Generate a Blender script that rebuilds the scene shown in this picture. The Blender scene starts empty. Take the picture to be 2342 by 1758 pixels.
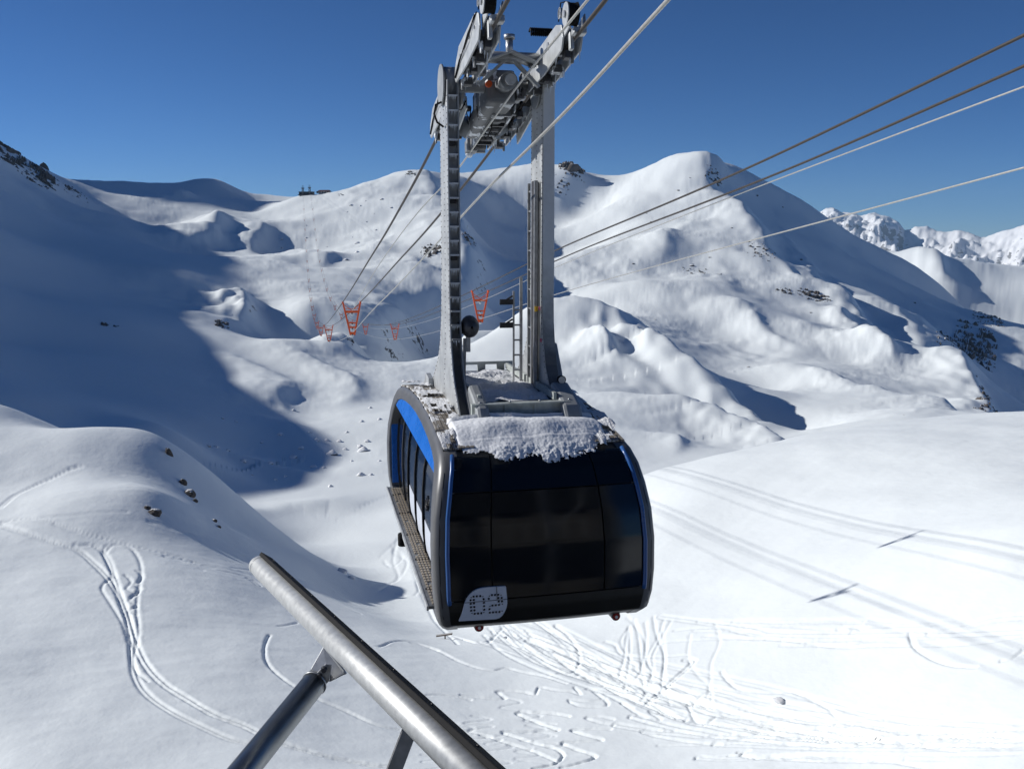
import bpy, bmesh, math, random
import numpy as np
from mathutils import Vector, Matrix

random.seed(7)
rng = np.random.default_rng(11)
scene = bpy.context.scene
COL = scene.collection

# ------------------------------------------------------------------ camera, sky, sun, exposure
# World frame: the rope line runs along +Y, +X is to its right, Z = 0 is the camera's eye level.
F, CX, CY = 2100.0, 1171.0, 879.0            # focal length and centre in the photograph's pixels (2342 x 1758)
YAW = math.radians(12.73)                    # the camera looks to the right of the rope line
PITCH = math.atan(339 / 2100.0)              # and a little down
cam_data = bpy.data.cameras.new('camera')
cam_data.sensor_width = 36.0
cam_data.lens = F / 2342.0 * 36.0
cam_data.clip_start = 0.1
cam_data.clip_end = 60000
cam = bpy.data.objects.new('camera', cam_data)
COL.objects.link(cam)
cam.rotation_euler = (math.pi / 2 - PITCH, 0, -YAW)
scene.camera = cam

SUN_AZ_CAM = math.radians(-74)               # sun azimuth from the viewing direction (left = negative)
SUN_EL = math.radians(27)
SUN_AZ = SUN_AZ_CAM + YAW                    # clockwise from +Y
world = bpy.data.worlds.new('World')
scene.world = world
world.use_nodes = True
wn = world.node_tree
bg = wn.nodes['Background']
sky = wn.nodes.new('ShaderNodeTexSky')
sky.sky_type = 'NISHITA'
sky.sun_disc = False
sky.sun_elevation = SUN_EL
sky.sun_rotation = SUN_AZ
sky.altitude = 3000
sky.air_density = 0.7
sky.dust_density = 0.2
sky.ozone_density = 6.0
gam = wn.nodes.new('ShaderNodeGamma')
gam.inputs['Gamma'].default_value = 1.15
hsv = wn.nodes.new('ShaderNodeHueSaturation')
hsv.inputs['Saturation'].default_value = 1.09
wn.links.new(sky.outputs[0], hsv.inputs['Color'])
wn.links.new(hsv.outputs[0], gam.inputs['Color'])
wn.links.new(gam.outputs[0], bg.inputs[0])
bg.inputs[1].default_value = 0.061
sun_data = bpy.data.lights.new('sun', 'SUN')
sun_data.energy = 4.6
sun_data.angle = math.radians(0.65)
sun_data.color = (1.0, 0.975, 0.93)
sun = bpy.data.objects.new('sun', sun_data)
COL.objects.link(sun)
TO_SUN = Vector((math.sin(SUN_AZ) * math.cos(SUN_EL), math.cos(SUN_AZ) * math.cos(SUN_EL), math.sin(SUN_EL)))
sun.rotation_euler = TO_SUN.to_track_quat('Z', 'Y').to_euler()
scene.view_settings.view_transform = 'Standard'
scene.view_settings.look = 'None'
scene.view_settings.gamma = 1.0
scene.view_settings.use_curve_mapping = False
scene.view_settings.exposure = 0.0
scene.cycles.max_bounces = 6
scene.cycles.diffuse_bounces = 3
scene.cycles.glossy_bounces = 3
scene.cycles.transmission_bounces = 2
scene.cycles.volume_bounces = 0

# ------------------------------------------------------------------ measuring helpers (pixel of the photograph -> world)
FW = np.array([math.sin(YAW) * math.cos(PITCH), math.cos(YAW) * math.cos(PITCH), -math.sin(PITCH)])
RT = np.array([math.cos(YAW), -math.sin(YAW), 0.0])
UP = np.cross(RT, FW)

def ray(px, py):
    v = FW * F + RT * (px - CX) + UP * (CY - py)
    return v / np.linalg.norm(v)
def at_y(px, py, y):
    v = ray(px, py); return Vector(v * y / v[1])
def at_x(px, py, x):
    v = ray(px, py); return Vector(v * x / v[0])
def at_r(px, py, r):
    v = ray(px, py); return Vector(v * r / math.hypot(v[0], v[1]))
def project(P):
    P = np.asarray(P, float)
    d = P @ FW
    return CX + F * (P @ RT) / d, CY - F * (P @ UP) / d, d

# ------------------------------------------------------------------ names, labels, materials
def tag(o, label=None, cat=None, group=None, kind=None):
    if label: o['label'] = label
    if cat: o['category'] = cat
    if group: o['group'] = group
    if kind: o['kind'] = kind
    return o

def empty(name, loc=(0, 0, 0)):
    o = bpy.data.objects.new(name, None)
    o.empty_display_size = 0.2
    COL.objects.link(o); o.location = loc
    return o

def mesh_obj(name, verts, faces, mat, parent=None, smooth=False):
    me = bpy.data.meshes.new(name)
    me.from_pydata([tuple(v) for v in verts], [], faces)
    me.update()
    if smooth: me.polygons.foreach_set('use_smooth', [True] * len(me.polygons))
    if mat: me.materials.append(mat)
    o = bpy.data.objects.new(name, me)
    COL.objects.link(o)
    if parent: o.parent = parent
    return o

def nodes_of(name):
    m = bpy.data.materials.new(name)
    m.use_nodes = True
    nt = m.node_tree
    return m, nt, nt.nodes['Principled BSDF']

def N(nt, kind, **kw):
    n = nt.nodes.new(kind)
    for k, v in kw.items():
        if k in n.inputs: n.inputs[k].default_value = v
        else: setattr(n, k, v)
    return n

def ramp(nt, fac, stops):
    r = nt.nodes.new('ShaderNodeValToRGB')
    el = r.color_ramp.elements
    while len(el) < len(stops): el.new(0.5)
    for e, (p, c) in zip(el, stops):
        e.position = p
        e.color = c if len(c) == 4 else (*c, 1)
    nt.links.new(fac, r.inputs[0])
    return r
HAZE = 3.2e-5
NCOL, NROW = 1200, 920

# ------------------------------------------------------------------ terrain
def polar(px, py, r):
    v = ray(px, py)
    h = math.hypot(v[0], v[1])
    return math.atan2(v[0], v[1]) - YAW, math.log(r), v[2] / h

PTS = []                                         # (azimuth from the view axis, ln distance, height / distance)
def S(*rows):                                    # seen points: pixel x, pixel y, distance in metres
    for (px, py, r) in rows: PTS.append(polar(px, py, r))
def H(*rows):                                    # points by azimuth (degrees), distance and height
    for (a, r, z) in rows: PTS.append((math.radians(a), math.log(r), z / r))

# ground below the station and the slope at the lower edge of the view
for a in (-90, -60, -35, -15, 5, 25, 45):
    H((a, 14, -13), (a, 26, -19.5))
S((0, 1758, 50), (300, 1758, 47), (600, 1758, 45), (900, 1758, 45), (1200, 1758, 45), (1500, 1758, 44), (1800, 1758, 42), (2100, 1758, 40), (2342, 1758, 38))
S((0, 1500, 66), (250, 1500, 64), (500, 1500, 62), (800, 1500, 64), (1100, 1500, 66), (1400, 1520, 60), (1700, 1520, 55), (2000, 1500, 52), (2342, 1500, 48))
S((0, 1300, 86), (200, 1260, 88), (400, 1300, 82), (600, 1340, 82), (800, 1390, 84), (1000, 1450, 78), (1200, 1420, 77), (1480, 1330, 76), (1827, 1314, 67), (2100, 1250, 65), (2342, 1200, 63))
S((0, 1120, 112), (200, 1100, 109), (350, 1120, 102), (500, 1225, 99), (650, 1300, 100), (790, 1375, 100), (930, 1420, 94))
S((0, 925, 150), (130, 985, 142), (250, 988, 137), (350, 990, 133), (390, 1040, 124), (440, 1115, 118), (520, 1195, 112), (640, 1262, 110), (780, 1345, 108))
# the right-hand slope and its crest
S((1480, 1200, 90), (1700, 1180, 86), (2000, 1120, 84), (2342, 1080, 82))
S((1480, 1085, 112), (1600, 1055, 120), (1700, 1030, 127), (1800, 1010, 133), (1930, 985, 140), (2050, 977, 143), (2200, 969, 146), (2342, 960, 148))
S((1300, 1290, 96), (1180, 1290, 108), (1050, 1340, 108), (1350, 1140, 118), (1200, 1180, 135))
S((2480, 950, 150), (2480, 1080, 82), (2480, 1055, 235), (2750, 930, 150), (2000, 1060, 185), (2200, 1045, 190))
H((45, 60, -15), (50, 300, -70))
# hidden ground behind both crests
S((1500, 1175, 170), (1800, 1110, 200), (2050, 1080, 215), (2342, 1060, 230))
S((30, 1000, 210), (200, 1050, 200), (340, 1060, 190), (420, 1150, 170))
# gully, drifts and valley floor in the middle
S((880, 1330, 130), (960, 1280, 140), (850, 1250, 165), (760, 1290, 150), (700, 1240, 190), (820, 1215, 195), (640, 1195, 205), (600, 1160, 225), (720, 1150, 228), (860, 1160, 226), (560, 1130, 250), (700, 1130, 252), (860, 1125, 255), (1000, 1150, 215))
S((470, 1090, 262), (560, 1085, 285), (650, 1070, 300), (800, 1070, 300), (900, 1060, 305), (480, 1030, 300), (560, 1020, 335), (700, 1010, 345), (850, 990, 360), (650, 960, 395), (800, 940, 420), (900, 890, 490), (720, 890, 480), (640, 930, 425), (1000, 930, 430), (1150, 960, 380), (1350, 1000, 350))
# shaded left-hand mountain side
S((60, 905, 300), (200, 960, 290), (350, 965, 290), (420, 1000, 285), (60, 860, 380), (200, 900, 370), (330, 930, 350), (470, 960, 350))
S((0, 780, 470), (150, 810, 450), (300, 850, 430), (450, 880, 430), (560, 900, 430), (0, 650, 620), (150, 690, 600), (300, 740, 560), (430, 780, 560), (0, 520, 850), (130, 570, 820), (260, 620, 780), (370, 660, 760), (60, 430, 1150), (160, 490, 1100), (260, 540, 1020))
S((0, 326, 1480), (45, 365, 1530), (110, 398, 1560), (180, 437, 1600), (285, 436, 1680), (370, 428, 1720), (450, 417, 1750), (490, 408, 1760), (512, 419, 1760), (560, 446, 1760), (625, 466, 1740))
S((-60, 350, 1900), (60, 400, 2100), (200, 460, 2100), (-100, 420, 2600))
S((250, 480, 1350), (380, 470, 1450), (480, 465, 1500), (560, 485, 1500))
H((-33.5, 1404, 216), (-33.9, 1046, 118), (-37.4, 812, 102), (-43, 613, 106), (-55, 470, 98), (-70, 410, 70), (-88, 400, 60))
H((-36, 50, -27), (-36, 72, -27), (-36, 100, -27.5), (-45, 52, -25.5), (-60, 58, -22), (-78, 65, -20))
H((-40, 1500, 330), (-45, 1000, 200), (-60, 800, 120), (-88, 800, 110), (-36, 450, -10), (-40, 330, -25), (-55, 260, -15), (-80, 200, -15), (-36, 200, -36), (-45, 120, -25), (-70, 100, -20))
H((-36, 2300, 565), (-40, 2500, 600), (-42, 1900, 330))
H((-30, 2600, 100), (-15, 2600, 30), (0, 2600, 40), (-45, 2600, 300), (-80, 2500, 150), (-30, 3400, 60))
# lit basin under the far station
S((470, 640, 800), (450, 710, 690), (560, 770, 620), (640, 850, 520), (350, 565, 1000), (330, 510, 1180))
S((440, 515, 1250), (490, 488, 1280), (530, 497, 1280), (600, 540, 1200), (560, 585, 1080), (450, 590, 1040))
S((520, 660, 800), (570, 690, 740), (610, 722, 745), (690, 785, 705), (730, 802, 700), (640, 640, 850), (720, 650, 830), (700, 700, 740), (800, 830, 560), (760, 780, 620))
S((640, 500, 1400), (690, 445, 1510), (720, 447, 1520), (760, 445, 1540), (860, 411, 1560), (935, 390, 1560), (1005, 407, 1600), (1060, 405, 1650), (1095, 419, 1720))
S((700, 520, 1300), (800, 480, 1350), (900, 470, 1330), (760, 580, 1080), (880, 560, 1080), (960, 520, 1160), (1010, 500, 1200), (900, 640, 900), (1000, 620, 930), (1060, 525, 1120), (1080, 580, 1020), (1045, 640, 900), (820, 690, 780), (930, 720, 800), (1010, 720, 860))
S((795, 768, 665), (790, 795, 640), (860, 735, 730), (860, 810, 700), (900, 830, 715), (960, 865, 725), (1000, 850, 790), (1060, 830, 800), (1110, 865, 750), (1060, 790, 850))
# shaded cirque
S((1180, 386, 1800), (1215, 378, 1800), (1255, 380, 1780), (1310, 378, 1760), (1345, 400, 1800), (1420, 401, 1860), (1470, 390, 1850))
S((1150, 480, 1620), (1250, 500, 1640), (1330, 470, 1700), (1150, 600, 1270), (1250, 600, 1360), (1120, 700, 960), (1200, 690, 1040), (1300, 570, 1420), (1060, 765, 790), (1130, 760, 800))
# the peak
S((1540, 353, 1760), (1580, 348, 1730), (1620, 347, 1700), (1640, 364, 1690))
S((1612, 415, 1600), (1675, 455, 1500), (1720, 512, 1390), (1750, 565, 1290), (1790, 625, 1180), (1400, 480, 1540), (1500, 450, 1560), (1350, 570, 1240), (1450, 550, 1300), (1550, 520, 1380), (1650, 560, 1270), (1400, 660, 1000), (1500, 640, 1040), (1600, 640, 1050), (1680, 680, 960), (1420, 720, 850), (1600, 735, 900), (1720, 770, 860))
S((1700, 389, 1850), (1800, 440, 1950), (1880, 490, 2000), (1930, 540, 2000), (1985, 582, 1980), (2060, 640, 1850), (2150, 700, 1700), (2250, 770, 1500), (2342, 840, 1350))
S((1740, 460, 1720), (1790, 520, 1620), (1850, 590, 1500), (1930, 650, 1380), (1820, 680, 1080), (1900, 700, 1080), (2000, 720, 1150))
# right-hand shoulder with the cliff
S((1880, 642, 1150), (1850, 740, 900), (1950, 760, 900), (2060, 780, 880), (2130, 820, 820), (2170, 790, 860), (1800, 830, 740), (1900, 850, 700), (2000, 880, 640), (2100, 905, 600), (2180, 930, 590), (2030, 930, 560), (2200, 850, 780), (2260, 880, 800), (2300, 940, 780), (2342, 930, 900), (1850, 930, 560), (1950, 955, 500), (2240, 970, 620))
H((33, 900, -170), (36, 600, -130), (40, 1500, -200), (45, 2500, -100), (33, 2200, -140))
# hills in the middle
S((1200, 705, 660), (1270, 690, 650), (1340, 700, 640), (1420, 740, 620), (1500, 775, 600), (1230, 770, 600), (1300, 800, 570), (1400, 815, 550), (1470, 800, 560), (1540, 830, 540), (1610, 840, 540), (1660, 885, 520), (1700, 930, 505), (1600, 785, 800), (1640, 800, 800), (1700, 845, 740), (1760, 895, 680))
S((1300, 900, 470), (1420, 900, 465), (1520, 905, 450), (1580, 915, 430), (1640, 935, 420), (1720, 972, 400), (1820, 1018, 370), (1450, 985, 370), (1560, 1000, 360), (1520, 1050, 320), (1640, 1030, 340), (1850, 985, 440), (1930, 970, 460))
# beyond the peak: the second hill and the way down to the far valley
S((1985, 590, 3000), (2040, 580, 3100), (2100, 562, 3100), (2160, 582, 3050), (2220, 600, 3050), (2300, 610, 3200), (2342, 615, 3300))
S((2050, 640, 2800), (2120, 680, 2600), (2200, 740, 2400), (2280, 800, 2150), (2342, 800, 2300), (2250, 690, 2700), (2342, 720, 2700))
H((25, 4500, -250), (15, 4500, -200), (0, 4500, -150), (-20, 4500, -150), (40, 4000, -200), (25, 2300, -110))

# --- gradient noise in the ground plane
_perm = rng.permutation(512)
_ang = rng.uniform(0, 2 * np.pi, 512)
_gx, _gy = np.cos(_ang), np.sin(_ang)
def gnoise(x, y):
    xi = np.floor(x).astype(np.int64); yi = np.floor(y).astype(np.int64)
    xf = x - xi; yf = y - yi
    u = xf * xf * xf * (xf * (xf * 6 - 15) + 10); v = yf * yf * yf * (yf * (yf * 6 - 15) + 10)
    def g(ix, iy, dx, dy):
        h = _perm[(_perm[ix & 511] + iy) & 511]
        return _gx[h] * dx + _gy[h] * dy
    a = g(xi, yi, xf, yf); b = g(xi + 1, yi, xf - 1, yf)
    c = g(xi, yi + 1, xf, yf - 1); d = g(xi + 1, yi + 1, xf - 1, yf - 1)
    return (a * (1 - u) + b * u) * (1 - v) + (c * (1 - u) + d * u) * v * 1.0
def fbm(x, y, wl, octaves=4, gain=0.5):
    s = 0; amp = 1.0; f = 1.0 / wl
    for k in range(octaves):
        s = s + amp * gnoise(x * f + 13.7 * k, y * f - 7.3 * k); amp *= gain; f *= 2.03
    return s
def sstep(a, b, x):
    t = np.clip((x - a) / (b - a), 0, 1); return t * t * (3 - 2 * t)

# crest lines: points (pixel, distance), height, half width on the sunny left side, on the steep right side, roughness
CRESTS = []
def crest(pts, h, wl, wr):
    P = np.array([at_r(*p)[:2] for p in pts])
    CRESTS.append((P, h, wl, wr))
crest([(500, 484, 1330), (488, 505, 1240), (462, 545, 1140)], 36, 60, 26)
crest([(590, 520, 1270), (575, 545, 1180), (570, 560, 1130)], 22, 44, 22)
crest([(568, 690, 780), (556, 715, 735), (546, 745, 690)], 38, 46, 20)
crest([(880, 735, 740), (810, 762, 690), (796, 800, 640)], 30, 50, 26)
crest([(960, 398, 1580), (1003, 440, 1460), (1052, 520, 1210), (1076, 580, 1060), (1048, 640, 930), (1066, 700, 850)], 34, 70, 34)
crest([(1300, 690, 680), (1400, 722, 650), (1480, 765, 625), (1540, 790, 610)], 25, 42, 19)
crest([(1500, 800, 585), (1600, 846, 550), (1652, 898, 520), (1702, 948, 488)], 36, 46, 19)
crest([(1590, 914, 436), (1650, 938, 422), (1740, 976, 404), (1830, 1020, 372)], 14, 30, 10)
crest([(1640, 365, 1700), (1612, 415, 1610), (1678, 455, 1510), (1722, 512, 1400), (1752, 565, 1300), (1792, 625, 1190)], 26, 70, 30)
crest([(1890, 640, 1160), (1930, 660, 1100), (2010, 700, 1020)], 28, 60, 26)
crest([(1940, 760, 920), (1985, 790, 860), (2010, 815, 820)], 18, 32, 16)
crest([(2180, 780, 880), (2215, 850, 790), (2250, 930, 720), (2300, 1000, 640)], 22, 50, 18)
crest([(2100, 902, 610), (2150, 930, 590), (2200, 960, 560)], 9, 26, 10)
crest([(1880, 850, 710), (1960, 880, 660), (2010, 900, 630)], 7, 22, 11)
crest([(2130, 570, 3100), (2150, 620, 2900), (2160, 690, 2650)], 60, 120, 60)
crest([(1440, 985, 372), (1500, 990, 368), (1530, 1010, 350)], 3.0, 10, 6)
crest([(440, 446, 1560), (400, 452, 1530)], 14, 40, 24)
crest([(1340, 745, 600), (1380, 775, 575), (1410, 800, 560)], 14, 24, 11)
crest([(1560, 520, 1400), (1530, 560, 1300), (1500, 600, 1180)], 14, 50, 28)
crest([(1800, 560, 1500), (1850, 610, 1330), (1880, 650, 1200)], 18, 48, 26)
crest([(1700, 700, 960), (1740, 730, 900), (1800, 760, 840)], 9, 30, 16)
crest([(1900, 700, 1050), (1960, 745, 960), (2030, 775, 900)], 18, 36, 18)
crest([(1960, 640, 1330), (2040, 690, 1200), (2110, 740, 1080)], 15, 55, 30)
crest([(2060, 690, 1300), (2130, 735, 1180), (2190, 770, 1060)], 12, 45, 28)
crest([(520, 860, 540), (600, 905, 480), (650, 945, 430)], 6, 26, 12)
crest([(700, 850, 560), (760, 890, 500), (800, 930, 450)], 5, 22, 9)
crest([(600, 980, 390), (680, 1000, 365), (760, 1030, 335)], 3.5, 16, 7)
crest([(520, 1050, 310), (600, 1062, 305), (700, 1085, 292)], 3.0, 14, 6)
crest([(700, 560, 1150), (690, 600, 1050)], 9, 40, 24)
crest([(870, 540, 1140), (850, 590, 1030)], 9, 40, 26)
crest([(760, 590, 1050), (750, 620, 980)], 8, 30, 18)
crest([(930, 600, 1010), (950, 640, 930)], 10, 34, 22)
crest([(620, 1175, 215), (700, 1140, 236), (800, 1135, 240), (880, 1150, 236)], 2.4, 15, 8)

def detail(az, lr):
    r = np.exp(lr)
    w = az + YAW
    x, y = r * np.sin(w), r * np.cos(w)
    z = np.zeros(len(r))
    near = 1 - sstep(110, 200, r)
    mid = sstep(140, 420, r)
    # wind-packed hummocks on the middle and far slopes
    wx = x + 22 * gnoise(x / 90, y / 90); wy = y + 22 * gnoise(x / 90 + 31, y / 90)
    hum = fbm(wx + 70, wy + 30, 215, 3, 0.36)
    rf = fbm(wx + 400, wy * 0.8, 95, 3, 0.42); rid = 0.5 - np.sqrt(rf * rf + 0.012)
    cf = fbm(wx * 0.8 + 900, wy, 34, 3, 0.5); crust = (0.45 - np.sqrt(cf * cf + 0.006)) * sstep(-0.05, 0.3, gnoise(x / 140 + 5, y / 140))
    ff = fbm(x * 0.75, y, 19, 4, 0.55); patch = sstep(-0.15, 0.25, gnoise(x / 85 + 40, y / 85)); fine = 0.5 * fbm(x, y, 22, 3, 0.5) + 1.3 * patch * (0.3 - np.abs(ff))
    amp = np.clip((r - 160) / 700, 0, 1) * (1 - 0.35 * sstep(1200, 1700, r))
    shade_side = sstep(math.radians(-14), math.radians(-19), az - 0.0) * sstep(1150, 900, r)
    z = z + mid * (hum * (2.5 + 22 * amp) + rid * (0.8 + 4.0 * amp) + fine * (0.4 + 0.6 * amp) + crust * (0.8 + 2.6 * amp)) * (1 - 0.75 * shade_side)
    # gentle drifts in the foreground
    z = z + near * (0.55 * fbm(x, y * 0.7, 17, 3, 0.45) + 0.05 * fbm(x * 0.5 + 50, y, 1.9, 2))
    for (P, h, wl, wr) in CRESTS:
        m = 6 * wl
        k = np.nonzero((x > P[:, 0].min() - m) & (x < P[:, 0].max() + m) & (y > P[:, 1].min() - m) & (y < P[:, 1].max() + m))[0]
        if not len(k): continue
        xx, yy = wx[k], wy[k]
        best = np.full(len(k), 1e9); side = np.zeros(len(k)); tt = np.zeros(len(k))
        n = len(P) - 1
        for i in range(n):
            ax, ay = P[i]; bx, by = P[i + 1]
            ex, ey = bx - ax, by - ay
            L2 = ex * ex + ey * ey
            t = np.clip(((xx - ax) * ex + (yy - ay) * ey) / L2, 0, 1)
            dx, dy = xx - ax - t * ex, yy - ay - t * ey
            d = np.hypot(dx, dy)
            b = d < best
            best = np.where(b, d, best)
            # which side of the crest faces away from the sun
            nx, ny = ey, -ex
            if nx * TO_SUN.x + ny * TO_SUN.y > 0: nx, ny = -nx, -ny
            nn = math.hypot(nx, ny)
            side = np.where(b, (dx * nx + dy * ny) / nn / np.maximum(d, 1e-6), side)
            tt = np.where(b, (i + t) / n, tt)
        wid = wl + (wr - wl) * sstep(-0.3, 0.8, side)
        end = 0.55 + 0.45 * np.sin(np.pi * np.clip(tt, 0.0, 1.0)) ** 0.6
        teeth = 1 + 0.22 * gnoise(xx / (0.7 * wl), yy / (0.7 * wl)) + 0.10 * gnoise(xx / (0.25 * wl), yy / (0.25 * wl))
        if wl < 20: teeth = 1
        z[k] += h * end * teeth * np.maximum(1 / (1 + (best / wid) ** 2) ** 1.5 - 0.0045, 0)
    return x, y, z

A = np.array(PTS)
A[:, 2] -= detail(A[:, 0], A[:, 1])[2] / np.exp(A[:, 1])      # hummocks and crests included, the ground passes through the points
def _k(d2):
    return 0.5 * d2 * np.log(np.maximum(d2, 1e-12))
def solve_rbf(A, lam=2e-5):
    n = len(A)
    d2 = (A[:, None, 0] - A[None, :, 0]) ** 2 + (A[:, None, 1] - A[None, :, 1]) ** 2
    M = np.zeros((n + 3, n + 3))
    M[:n, :n] = _k(d2) + lam * np.eye(n)
    M[:n, n] = 1; M[:n, n + 1] = A[:, 0]; M[:n, n + 2] = A[:, 1]
    M[n:, :n] = M[:n, n:].T
    return np.linalg.solve(M, np.concatenate([A[:, 2], np.zeros(3)]))
WGT = solve_rbf(A)
def rbf(az, lr):
    out = np.empty(len(az))
    for i in range(0, len(az), 20000):
        a, l = az[i:i + 20000], lr[i:i + 20000]
        d2 = (a[:, None] - A[None, :, 0]) ** 2 + (l[:, None] - A[None, :, 1]) ** 2
        out[i:i + 20000] = _k(d2) @ WGT[:-3] + WGT[-3] + WGT[-2] * a + WGT[-1] * l
    return out

# coarse table of the base surface (height / distance over azimuth and ln distance)
CA = np.radians(np.concatenate([np.arange(-95, -32, 1.0), np.arange(-32, 32, 0.16), np.arange(32, 52, 1.0)]))
CL = np.linspace(math.log(14), math.log(4600), 420)
g1, g2 = np.meshgrid(CA, CL, indexing='ij')
TAB = rbf(g1.ravel(), g2.ravel()).reshape(g1.shape)

def table(az, lr):
    """bilinear look-up of the base table"""
    i = np.clip(np.searchsorted(CA, az) - 1, 0, len(CA) - 2)
    f = np.clip((az - CA[i]) / (CA[i + 1] - CA[i]), 0, 1)
    s = np.clip((lr - CL[0]) / (CL[1] - CL[0]), 0, len(CL) - 1.001)
    j = s.astype(int); g = s - j
    return (TAB[i, j] * (1 - f) * (1 - g) + TAB[i + 1, j] * f * (1 - g) + TAB[i, j + 1] * (1 - f) * g + TAB[i + 1, j + 1] * f * g)

def height(az, lr):
    x, y, z = detail(az, lr)
    return x, y, z + table(az, lr) * np.exp(lr)

# --- rows and columns: dense where the photograph looks, coarse outside
cols = np.radians(np.concatenate([np.linspace(-95, -36, 60), np.linspace(-36, -30.5, 30)[1:-1], np.degrees(np.arctan(np.linspace(-1240, 1240, NCOL) / F)), np.linspace(30.8, 50, 40)]))
cand = np.linspace(math.log(16), math.log(4400), 1500)
ii = np.argmin(np.abs(CA[:, None] - np.radians(np.linspace(-28, 28, 40))[None, :]), axis=0)
dens = np.zeros(len(cand))
for i in ii:
    t = np.interp(cand, CL, TAB[i])
    d = np.gradient(np.arctan(t), cand)
    dens += np.abs(d)
dens = dens / len(ii) + 0.06 * (cand > math.log(34)) + 0.012
dens *= 1 + 0.95 * (1 - sstep(math.log(115), math.log(160), cand))
dens *= np.where(cand > math.log(2300), 0.5, 1.0)
cum = np.cumsum(dens); cum = (cum - cum[0]) / (cum[-1] - cum[0])
rows = np.interp(np.linspace(0, 1, NROW), cum, cand)

def grid_mesh(name, az, lr, hfun, mat):
    a, l = np.meshgrid(az, lr, indexing='ij')
    x, y, z = hfun(a.ravel(), l.ravel())
    co = np.stack([x, y, z], 1).astype(np.float32)
    na, nl = len(az), len(lr)
    idx = np.arange(na * nl).reshape(na, nl)
    q = np.stack([idx[:-1, :-1], idx[1:, :-1], idx[1:, 1:], idx[:-1, 1:]], -1).reshape(-1, 4)
    me = bpy.data.meshes.new(name)
    me.vertices.add(len(co)); me.vertices.foreach_set('co', co.ravel())
    me.loops.add(q.size); me.loops.foreach_set('vertex_index', q.ravel().astype(np.int32))
    me.polygons.add(len(q)); me.polygons.foreach_set('loop_start', np.arange(0, q.size, 4, dtype=np.int32))
    me.polygons.foreach_set('use_smooth', np.ones(len(q), dtype=bool))
    me.materials.append(mat)
    me.update(calc_edges=True)
    o = bpy.data.objects.new(name, me); COL.objects.link(o)
    return o

def snow_material(name, tint=(0.845, 0.89, 0.90), bump=0.3, scale=1.2, dist=0.12, wide=0.0):
    m, nt, b = nodes_of(name)
    b.inputs['Base Color'].default_value = (*tint, 1)
    b.inputs['Roughness'].default_value = 0.62
    b.inputs['Specular IOR Level'].default_value = 0.25
    tc = N(nt, 'ShaderNodeTexCoord')
    n1 = N(nt, 'ShaderNodeTexNoise', Scale=scale, Detail=6.0, Roughness=0.6)
    nt.links.new(tc.outputs['Object'], n1.inputs['Vector'])
    bp = N(nt, 'ShaderNodeBump', Strength=bump, Distance=dist)
    nt.links.new(n1.outputs[0], bp.inputs['Height'])
    if wide:                                             # rock showing through on the steepest places
        ge = N(nt, 'ShaderNodeNewGeometry'); sz_ = N(nt, 'ShaderNodeSeparateXYZ'); nt.links.new(ge.outputs['Normal'], sz_.inputs[0])
        n3 = N(nt, 'ShaderNodeTexNoise', Scale=0.10, Detail=9.0, Roughness=0.72); nt.links.new(tc.outputs['Object'], n3.inputs['Vector'])
        ma = N(nt, 'ShaderNodeMath', operation='MULTIPLY_ADD'); nt.links.new(sz_.outputs['Z'], ma.inputs[0]); ma.inputs[1].default_value = 0.9; nt.links.new(n3.outputs[0], ma.inputs[2])
        mr = N(nt, 'ShaderNodeMapRange'); mr.inputs['From Min'].default_value = 0.875; mr.inputs['From Max'].default_value = 0.91; nt.links.new(ma.outputs[0], mr.inputs['Value'])
        mx = N(nt, 'ShaderNodeMix', data_type='RGBA'); nt.links.new(mr.outputs[0], mx.inputs['Factor']); mx.inputs[6].default_value = (0.07, 0.06, 0.055, 1); mx.inputs[7].default_value = (*tint, 1)
        nt.links.new(mx.outputs[2], b.inputs['Base Color'])
    if wide:                                             # wind crust, metres across
        mp = N(nt, 'ShaderNodeMapping'); mp.inputs['Scale'].default_value = (1.0, 0.55, 1.0); mp.inputs['Rotation'].default_value = (0, 0, 0.5)
        nt.links.new(tc.outputs['Object'], mp.inputs['Vector'])
        n2 = N(nt, 'ShaderNodeTexNoise', Scale=0.16, Detail=5.0, Roughness=0.62); nt.links.new(mp.outputs[0], n2.inputs['Vector'])
        b2 = N(nt, 'ShaderNodeBump', Strength=wide, Distance=1.0); nt.links.new(n2.outputs[0], b2.inputs['Height'])
        nt.links.new(b2.outputs[0], bp.inputs['Normal'])
    nt.links.new(bp.outputs[0], b.inputs['Normal'])
    return m
M_SNOW = snow_material('packed_snow', wide=0.13)

# ------------------------------------------------------------------ what the ray of a pixel meets on the snow
def hit(pix, rmin=30.0, rmax=4000.0, n=420):
    P = [ray(*p) for p in pix]
    az = np.array([math.atan2(v[0], v[1]) - YAW for v in P])
    t = np.array([v[2] / math.hypot(v[0], v[1]) for v in P])
    L = np.linspace(math.log(rmin), math.log(rmax), n)
    a, l = np.meshgrid(az, L, indexing='ij')
    z = height(a.ravel(), l.ravel())[2].reshape(a.shape)
    dz = z - t[:, None] * np.exp(l)
    out = []
    for i in range(len(pix)):
        k = np.nonzero(dz[i] > 0)[0]
        if not len(k): out.append(None); continue
        k = k[0]
        if k == 0: r = rmin
        else:
            q = -dz[i, k - 1] / (dz[i, k] - dz[i, k - 1])
            r = math.exp(L[k - 1] + q * (L[k] - L[k - 1]))
        out.append((az[i], r, Vector((r * math.sin(az[i] + YAW), r * math.cos(az[i] + YAW), t[i] * r))))
    return out

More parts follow.
